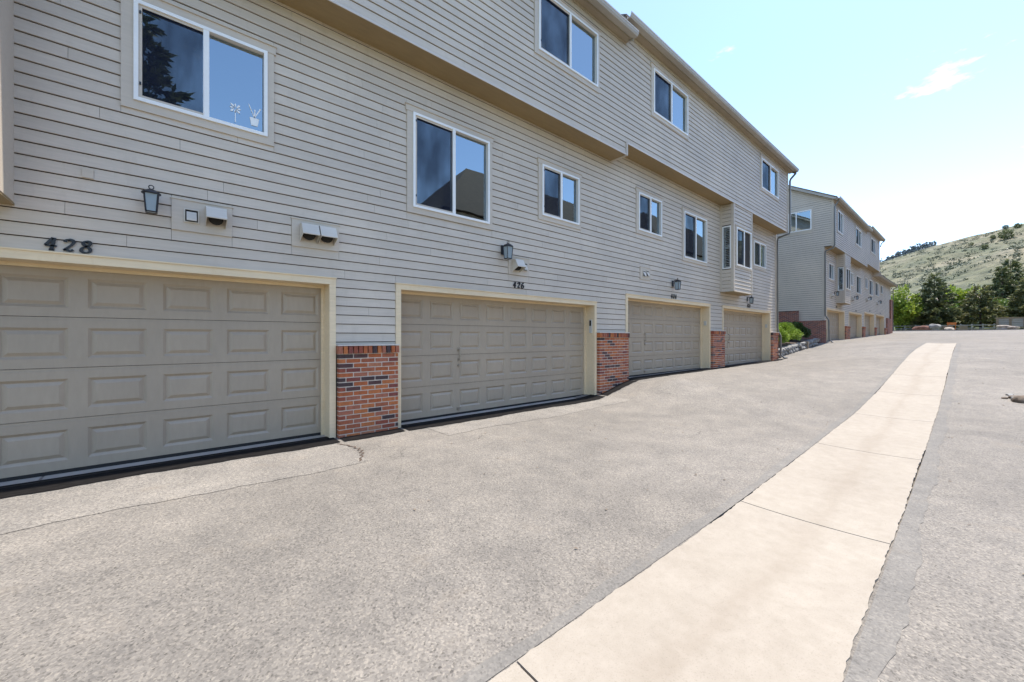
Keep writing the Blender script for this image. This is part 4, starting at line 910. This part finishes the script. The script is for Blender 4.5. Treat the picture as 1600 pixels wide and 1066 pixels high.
# hedge between the two rows
def bush(x, y, z, rx, ry, rz, label, mat, n=7000, leaf=0.10):
    T = thing('hedge_shrub', label, 'shrub', (x, y, z), 'hedge between the two rows')
    v = rng.normal(size=(n, 3)); v /= np.linalg.norm(v, axis=1)[:, None]; v[:, 2] = np.where(v[:, 2] < -0.35, -v[:, 2], v[:, 2])
    lump = 1 + 0.10*np.sin(v[:, 0]*5 + x) + 0.10*np.sin(v[:, 1]*6 + v[:, 2]*4 + y)
    q = rng.uniform(0.80, 1.04, n) * lump
    tri_cloud('foliage', np.array([x, y, z + rz*0.55]) + v * q[:, None] * np.array([rx, ry, rz*0.62]), leaf, mat, T, 0.6, dirs=v)
    st = MB()
    for k in range(6): a = k; st.tube([(x, y, z - 0.1), (x + 0.6*rx*math.cos(a), y + 0.6*ry*math.sin(a), z + rz*0.7)], [0.03, 0.01], 5)
    st.build('stems', 'bark', T)
bush(22.9, 6.95, -0.52, 0.85, 0.85, 1.0, 'bright green clipped shrub right behind the downspout of the near row', 'shrub_lime')
bush(24.5, 6.95, -0.40, 1.0, 0.9, 0.95, 'bright green rounded shrub in the middle of the planting bed', 'shrub_lime')
bush(26.9, 6.95, -0.25, 0.95, 0.75, 0.85, 'dark green low shrub against the brick base of the far row', 'shrub_dark')
# planting bed, stone wall
bed = MB(); bed.hexa([(21.1, 6.15, -1.4), (29.4, 6.15, -0.9), (29.4, 10, -0.9), (21.1, 10, -1.4), (21.1, 6.15, -0.55), (29.4, 6.15, -0.2), (29.4, 10, 0.3), (21.1, 10, 0.1)]); bed.build('planting_bed', 'bark')['kind'] = 'structure'
def stone(name, x, y, z, sx, sy, sz, mat, parent=None, seed=0, sub=2):
    rg = random.Random(seed); bm = bmesh.new(); bmesh.ops.create_icosphere(bm, subdivisions=sub, radius=1.0)
    ax = [(rg.gauss(0, 1), rg.gauss(0, 1), rg.gauss(0, 1)) for _ in range(5)]
    for v in bm.verts:
        k = 1 + sum(0.09 * math.sin(2.2 * (v.co.x*a + v.co.y*b + v.co.z*c) + i) for i, (a, b, c) in enumerate(ax))
        p = Vector([math.copysign(abs(q) ** 0.75, q) for q in v.co]); v.co = Vector((p.x*sx*k, p.y*sy*k, p.z*sz*k))
    me = bpy.data.meshes.new(name); bm.to_mesh(me); bm.free()
    return link(name, me, mat, parent, loc=(x, y, z))
W = thing('stone_retaining_wall', 'low grey stone edging wall below the green hedge', 'wall', (24, 6.1, -0.8))
x = 21.25; k = 0
while x < 28.2:
    l = rng.uniform(0.28, 0.5)
    for r_ in range(2):
        stone('stone', x + l/2 + (0.12 if r_ else 0), 6.06 + rng.uniform(-.03, .03), z_face(x) + 0.10 + r_*0.20, l*0.52, 0.16, 0.11, 'rock_grey', W, k); k += 1
    x += l
t = thing('timber_post', 'short yellowish timber post in the stone edging', 'post', (25.9, 5.95, -0.6)); MB().box(25.82, 25.98, 5.88, 6.04, -0.9, -0.22).build('post', 'wood', t)

# lane end: fence, timber wall, boulders, odds and ends
Fn = thing('rail_fence', 'low grey two rail timber fence along the lane end', 'fence', (66, 2, 0.8))
for k in range(12):
    y0 = px_pos(1396 + k*17.5, 65.5); y1 = px_pos(1396 + (k+1)*17.5, 65.5)
    MB().box(65.44, 65.56, y0 - 0.06, y0 + 0.06, 0.5, 1.42).build('post', 'greywood', Fn)
    for zz in (0.92, 1.24): MB().hexa([(65.38, y1, zz), (65.43, y1, zz), (65.43, y0, zz + 0.02), (65.38, y0, zz + 0.02), (65.38, y1, zz + 0.09), (65.43, y1, zz + 0.09), (65.43, y0, zz + 0.11), (65.38, y0, zz + 0.11)]).build('rail', 'greywood', Fn)
tw = thing('timber_wall', 'grey board wall with dark cap rail at the right of the lane end', 'wall', (64.8, px_pos(1580, 64.8), 0.7))
ya, yb = px_pos(1557, 64.8), px_pos(1625, 64.8)
for k in range(4): MB().box(64.75, 64.80, yb, ya, 1.05 + k*0.22, 1.05 + k*0.22 + 0.20).build('board', 'greywood', tw)
MB().box(64.66, 64.88, yb, ya + 0.1, 1.93, 2.02).build('cap_rail', 'wood', tw)
for q in (0.02, 0.33, 0.66): y = ya + (yb - ya)*q; MB().box(64.66, 64.745, y - 0.08, y + 0.08, 0.5, 1.925).build('post', 'wood', tw)
for px, X, sx, sz, mat, lab in ((1436, 63.6, 0.55, 0.35, 'rock_red', 'dark red boulder left of the spruce trunk'), (1447, 63.4, 0.45, 0.33, 'rock_red', 'reddish brown boulder touching the spruce trunk'), (1461, 63.3, 0.42, 0.42, 'rock_grey', 'blue grey boulder at the foot of the dark spruce'),
                                (1568, 63.2, 0.55, 0.26, 'rock_tan', 'pale tan boulder in front of the timber wall'), (1581, 63.1, 0.5, 0.24, 'rock_tan', 'pale flat boulder at the right end of the timber wall'), (1484, 63.6, 0.4, 0.22, 'rock_tan', 'tan boulder beside the stacked timbers')):
    tag(stone('boulder', X, px_pos(px, X), 0.72 + sz*0.6, 0.5, sx, sz, mat, None, int(px), 3), lab, 'boulder', 'boulders at the lane end')
t = thing('stacked_timbers', 'stack of tan timbers behind the lane end kerb', 'timber', (63.8, px_pos(1475, 63.8), 0.7))
for k in range(3): MB().box(63.7, 63.95, px_pos(1489, 63.8), px_pos(1466, 63.8) - 0.15*k, 0.70 + k*0.17, 0.86 + k*0.17).build('timber', 'wood', t)
t = thing('stacked_timbers', 'row of brown timbers right of the tan boulder', 'timber', (63.8, px_pos(1503, 63.8), 0.7))
for k in range(3): MB().box(63.7, 63.95, px_pos(1512, 63.8), px_pos(1496, 63.8) - 0.1*k, 0.70 + k*0.17, 0.86 + k*0.17).build('timber', 'wood', t)
t = thing('orange_barrier', 'small orange barrier standing above the tan timbers', 'barrier', (64.6, px_pos(1487, 64.6), 0.8))
yb_ = px_pos(1487, 64.6); MB().box(64.55, 64.62, yb_ - 0.35, yb_ + 0.35, 1.35, 1.6).build('board', 'orange', t)
for s in (-0.28, 0.28): MB().box(64.5, 64.54, yb_ + s - 0.03, yb_ + s + 0.03, 0.7, 1.62).build('leg', 'orange', t)
kb = MB(); kb.box(62.35, 62.55, px_pos(1640, 62.5), px_pos(1396, 62.5), 0.4, 0.78); kb.build('kerb', 'threshold')['kind'] = 'structure'
H = thing('far_house', 'house with pale pink roof half hidden behind the lane end trees', 'house', (105, px_pos(1498, 105), 2))
yh = px_pos(1502, 105); MB().box(103, 111, yh - 2.6, yh + 2.6, 1, 5.0).build('wall', 'trim', H); m = MB(); m.prism_y([(102.4, 4.9), (107, 7.4), (111.6, 4.9)], yh - 3, yh + 3); m.build('roof', 'pink_roof', H)

# litter and a little rubble heap at the right edge of the lane
rub = []
dp = MB()
for k in range(240):
    x = rng.uniform(1.5, 24); y = rng.uniform(1.6, 5.5) if rng.random() < 0.7 else rng.uniform(-1.5, 0.3); z = gz(x, y) + 0.006; s = rng.uniform(0.008, 0.022); a = rng.uniform(0, 6.28)
    dp.quad((x + s*math.cos(a), y + s*math.sin(a), z), (x - s*0.5*math.sin(a), y + s*0.5*math.cos(a), z + s*0.5), (x - s*math.cos(a), y - s*math.sin(a), z + 0.002), (x + s*0.5*math.sin(a), y - s*0.5*math.cos(a), z + s*0.3))
tag(dp.build('leaf_litter', 'wood', kind='stuff'), 'scattered dry leaf bits and grit on the asphalt', 'litter')
uR = (1590 - 800) / F_PX
for k, (px, X, s) in enumerate(((1584, 12.6, 0.07), (1592, 12.4, 0.09), (1600, 12.3, 0.15), (1578, 12.9, 0.05), (1570, 12.5, 0.04))):
    y = px_pos(px, X); tag(stone('rubble_stone', X, y, gz(X, y) + s*0.25, s*1.2, s, s*0.55, 'rock_grey' if k % 2 else 'rock_brown', None, k + 40), ['small brown stone left in the rubble heap at the right edge', 'flat grey stone in the rubble heap at the right edge', 'largest brown stone at the right edge of the lane', 'pebble sized grey stone beside the rubble heap', 'smallest brown stone leftmost in the rubble heap'][k], 'stone', 'rubble at the right edge')

# ================================================================== hillside
el_t = [(-60, 0.10), (-35, 0.17), (-20, 0.215), (-8, 0.192), (-2.7, 0.1757), (-0.6, 0.1675), (1.7, 0.161), (4.0, 0.1525), (6.4, 0.139), (10, 0.125), (25, 0.10), (50, 0.06)]
el_f = table(el_t)
def hnoise(x, y):
    return (math.sin(x*0.021 + y*0.034) + 0.6*math.sin(x*0.047 - y*0.061 + 1) + 0.4*math.sin(x*0.11 + y*0.09 + 2) + 0.25*math.sin(x*0.19 - y*0.23)) / 2.2
def hill_z(ph, Rr):
    e = el_f(ph); Rc = 520.0; top = Rc * e
    q = (Rr - 150) / (Rc - 150)
    if q <= 1: z = 3 + (top - 3) * (0.72*max(q, 0) + 0.28*max(q, 0) ** 2)
    else: z = top - (Rr - Rc) * 0.25
    sp = (0.030 + 0.0035 * (1.5 - ph)) * 300     # spur in front, rising to the right
    z += max(0, sp) * math.exp(-((Rr - 300) / 38) ** 2) * sstep(4.5, -1.0, ph) * 0.55
    X, Y = Rr*math.cos(R(ph)), Rr*math.sin(R(ph))
    return z + 2.6 * hnoise(X*1.3, Y*1.3) * min(1, max(0, q*2)) * (1 if q < 0.93 else 0.35)
phs = np.concatenate([np.arange(-60, -8, 2.0), np.arange(-8, 12, 0.16), np.arange(12, 51, 2.0)]); Rs = np.concatenate([np.arange(150, 520, 5.0), [520, 525, 540, 570, 620, 700]])
V = np.array([(r_*math.cos(R(p)), r_*math.sin(R(p)), hill_z(p, r_)) for p in phs for r_ in Rs]); nr = len(Rs)
link('hill', fast_mesh('hill', V, np.array([(i*nr+j, (i+1)*nr+j, (i+1)*nr+j+1, i*nr+j+1) for i in range(len(phs)-1) for j in range(nr-1)])), 'hill', smooth=True)['kind'] = 'structure'
# distant ridge with its wood
def ridge_z(ph): return 1000 * (0.1450 + 0.010 * math.exp(-((ph - 3.8) / 1.6) ** 2) - 0.004*(ph - 4))
V = np.array([(r_*math.cos(R(p)), r_*math.sin(R(p)), zf) for p in np.arange(-10, 22, 0.5) for r_, zf in ((850, 60), (1000, ridge_z(p)), (1150, 80))])
nP = len(np.arange(-10, 22, 0.5)); link('distant_ridge', fast_mesh('distant_ridge', V, np.array([(i*3+j, (i+1)*3+j, (i+1)*3+j+1, i*3+j+1) for i in range(nP-1) for j in range(2)])), 'hill', smooth=True)['kind'] = 'structure'
P = []
for k in range(420):
    p = rng.uniform(2.6, 8.5); r_ = rng.uniform(955, 1004); h = rng.uniform(5, 11); z0 = 60 + (ridge_z(p) - 60) * min(1, (r_ - 850) / 150) - 0.5
    n = 26; t = rng.uniform(0, 1, n); a = rng.uniform(0, 6.28, n); w = (1 - t) * h * 0.2
    P.append(np.stack([r_*math.cos(R(p)) + w*np.cos(a), r_*math.sin(R(p)) + w*np.sin(a), z0 + t*h], 1))
tag(tri_cloud('distant_wood', np.concatenate(P), 3.0, 'blue_pine', None, 0.6, kind='stuff'), 'dark conifer wood along the distant ridge line', 'wood')
# scrub dotted over the hill
P = []
for k in range(900):
    p = rng.uniform(-5, 8); r_ = 160 + 350 * rng.random() ** 0.8; z0 = hill_z(p, r_); s = rng.uniform(0.3, 1.25)
    if hnoise(r_*0.8, p*22) < -0.1 and rng.random() < 0.7: continue
    n = 26; v = rng.normal(size=(n, 3)); v /= np.linalg.norm(v, axis=1)[:, None]
    P.append(np.array([r_*math.cos(R(p)), r_*math.sin(R(p)), z0 + s*0.4]) + v * np.array([s, s*1.6, s*0.6]))
tag(tri_cloud('hill_scrub', np.concatenate(P), 0.7, 'scrub', None, 0.7, kind='stuff'), 'grey green scrub dotted over the dry hillside', 'scrub')
for px, py, r_, s, lab in ((1573, 374, 400, 4.2, 'largest dark juniper high on the right of the hillside'), (1539, 389, 380, 2.1, 'round dark juniper left of the largest one on the hillside'), (1552, 373, 430, 1.7, 'small dark juniper above the round one on the hillside'), (1590, 357, 480, 2.2, 'juniper just below the skyline at the right edge'), (1571, 358, 500, 1.8, 'tiny juniper on the skyline of the hill'), (1518, 384, 430, 1.4, 'lone low juniper in the middle of the hillside')):
    u = (px - 800) / F_PX; az = math.degrees(YAW - math.atan(u)); best = min(np.arange(200, 520, 2.0), key=lambda q: abs(hill_z(az, q)/q - (527 - py)/F_PX*math.cos(math.atan(u))))
    X, Y = best*math.cos(R(az)), best*math.sin(R(az)); z0 = hill_z(az, best); T = thing('juniper', lab, 'shrub', (X, Y, z0), 'junipers on the hillside')
    n = 420; v = rng.normal(size=(n, 3)); v /= np.linalg.norm(v, axis=1)[:, None]; s *= best / 480
    tri_cloud('crown', np.array([X, Y, z0 + s*0.8]) + v * rng.uniform(0.5, 1, n)[:, None] * np.array([s, s, s*0.95]), s*0.32, 'spruce', T, 0.6)
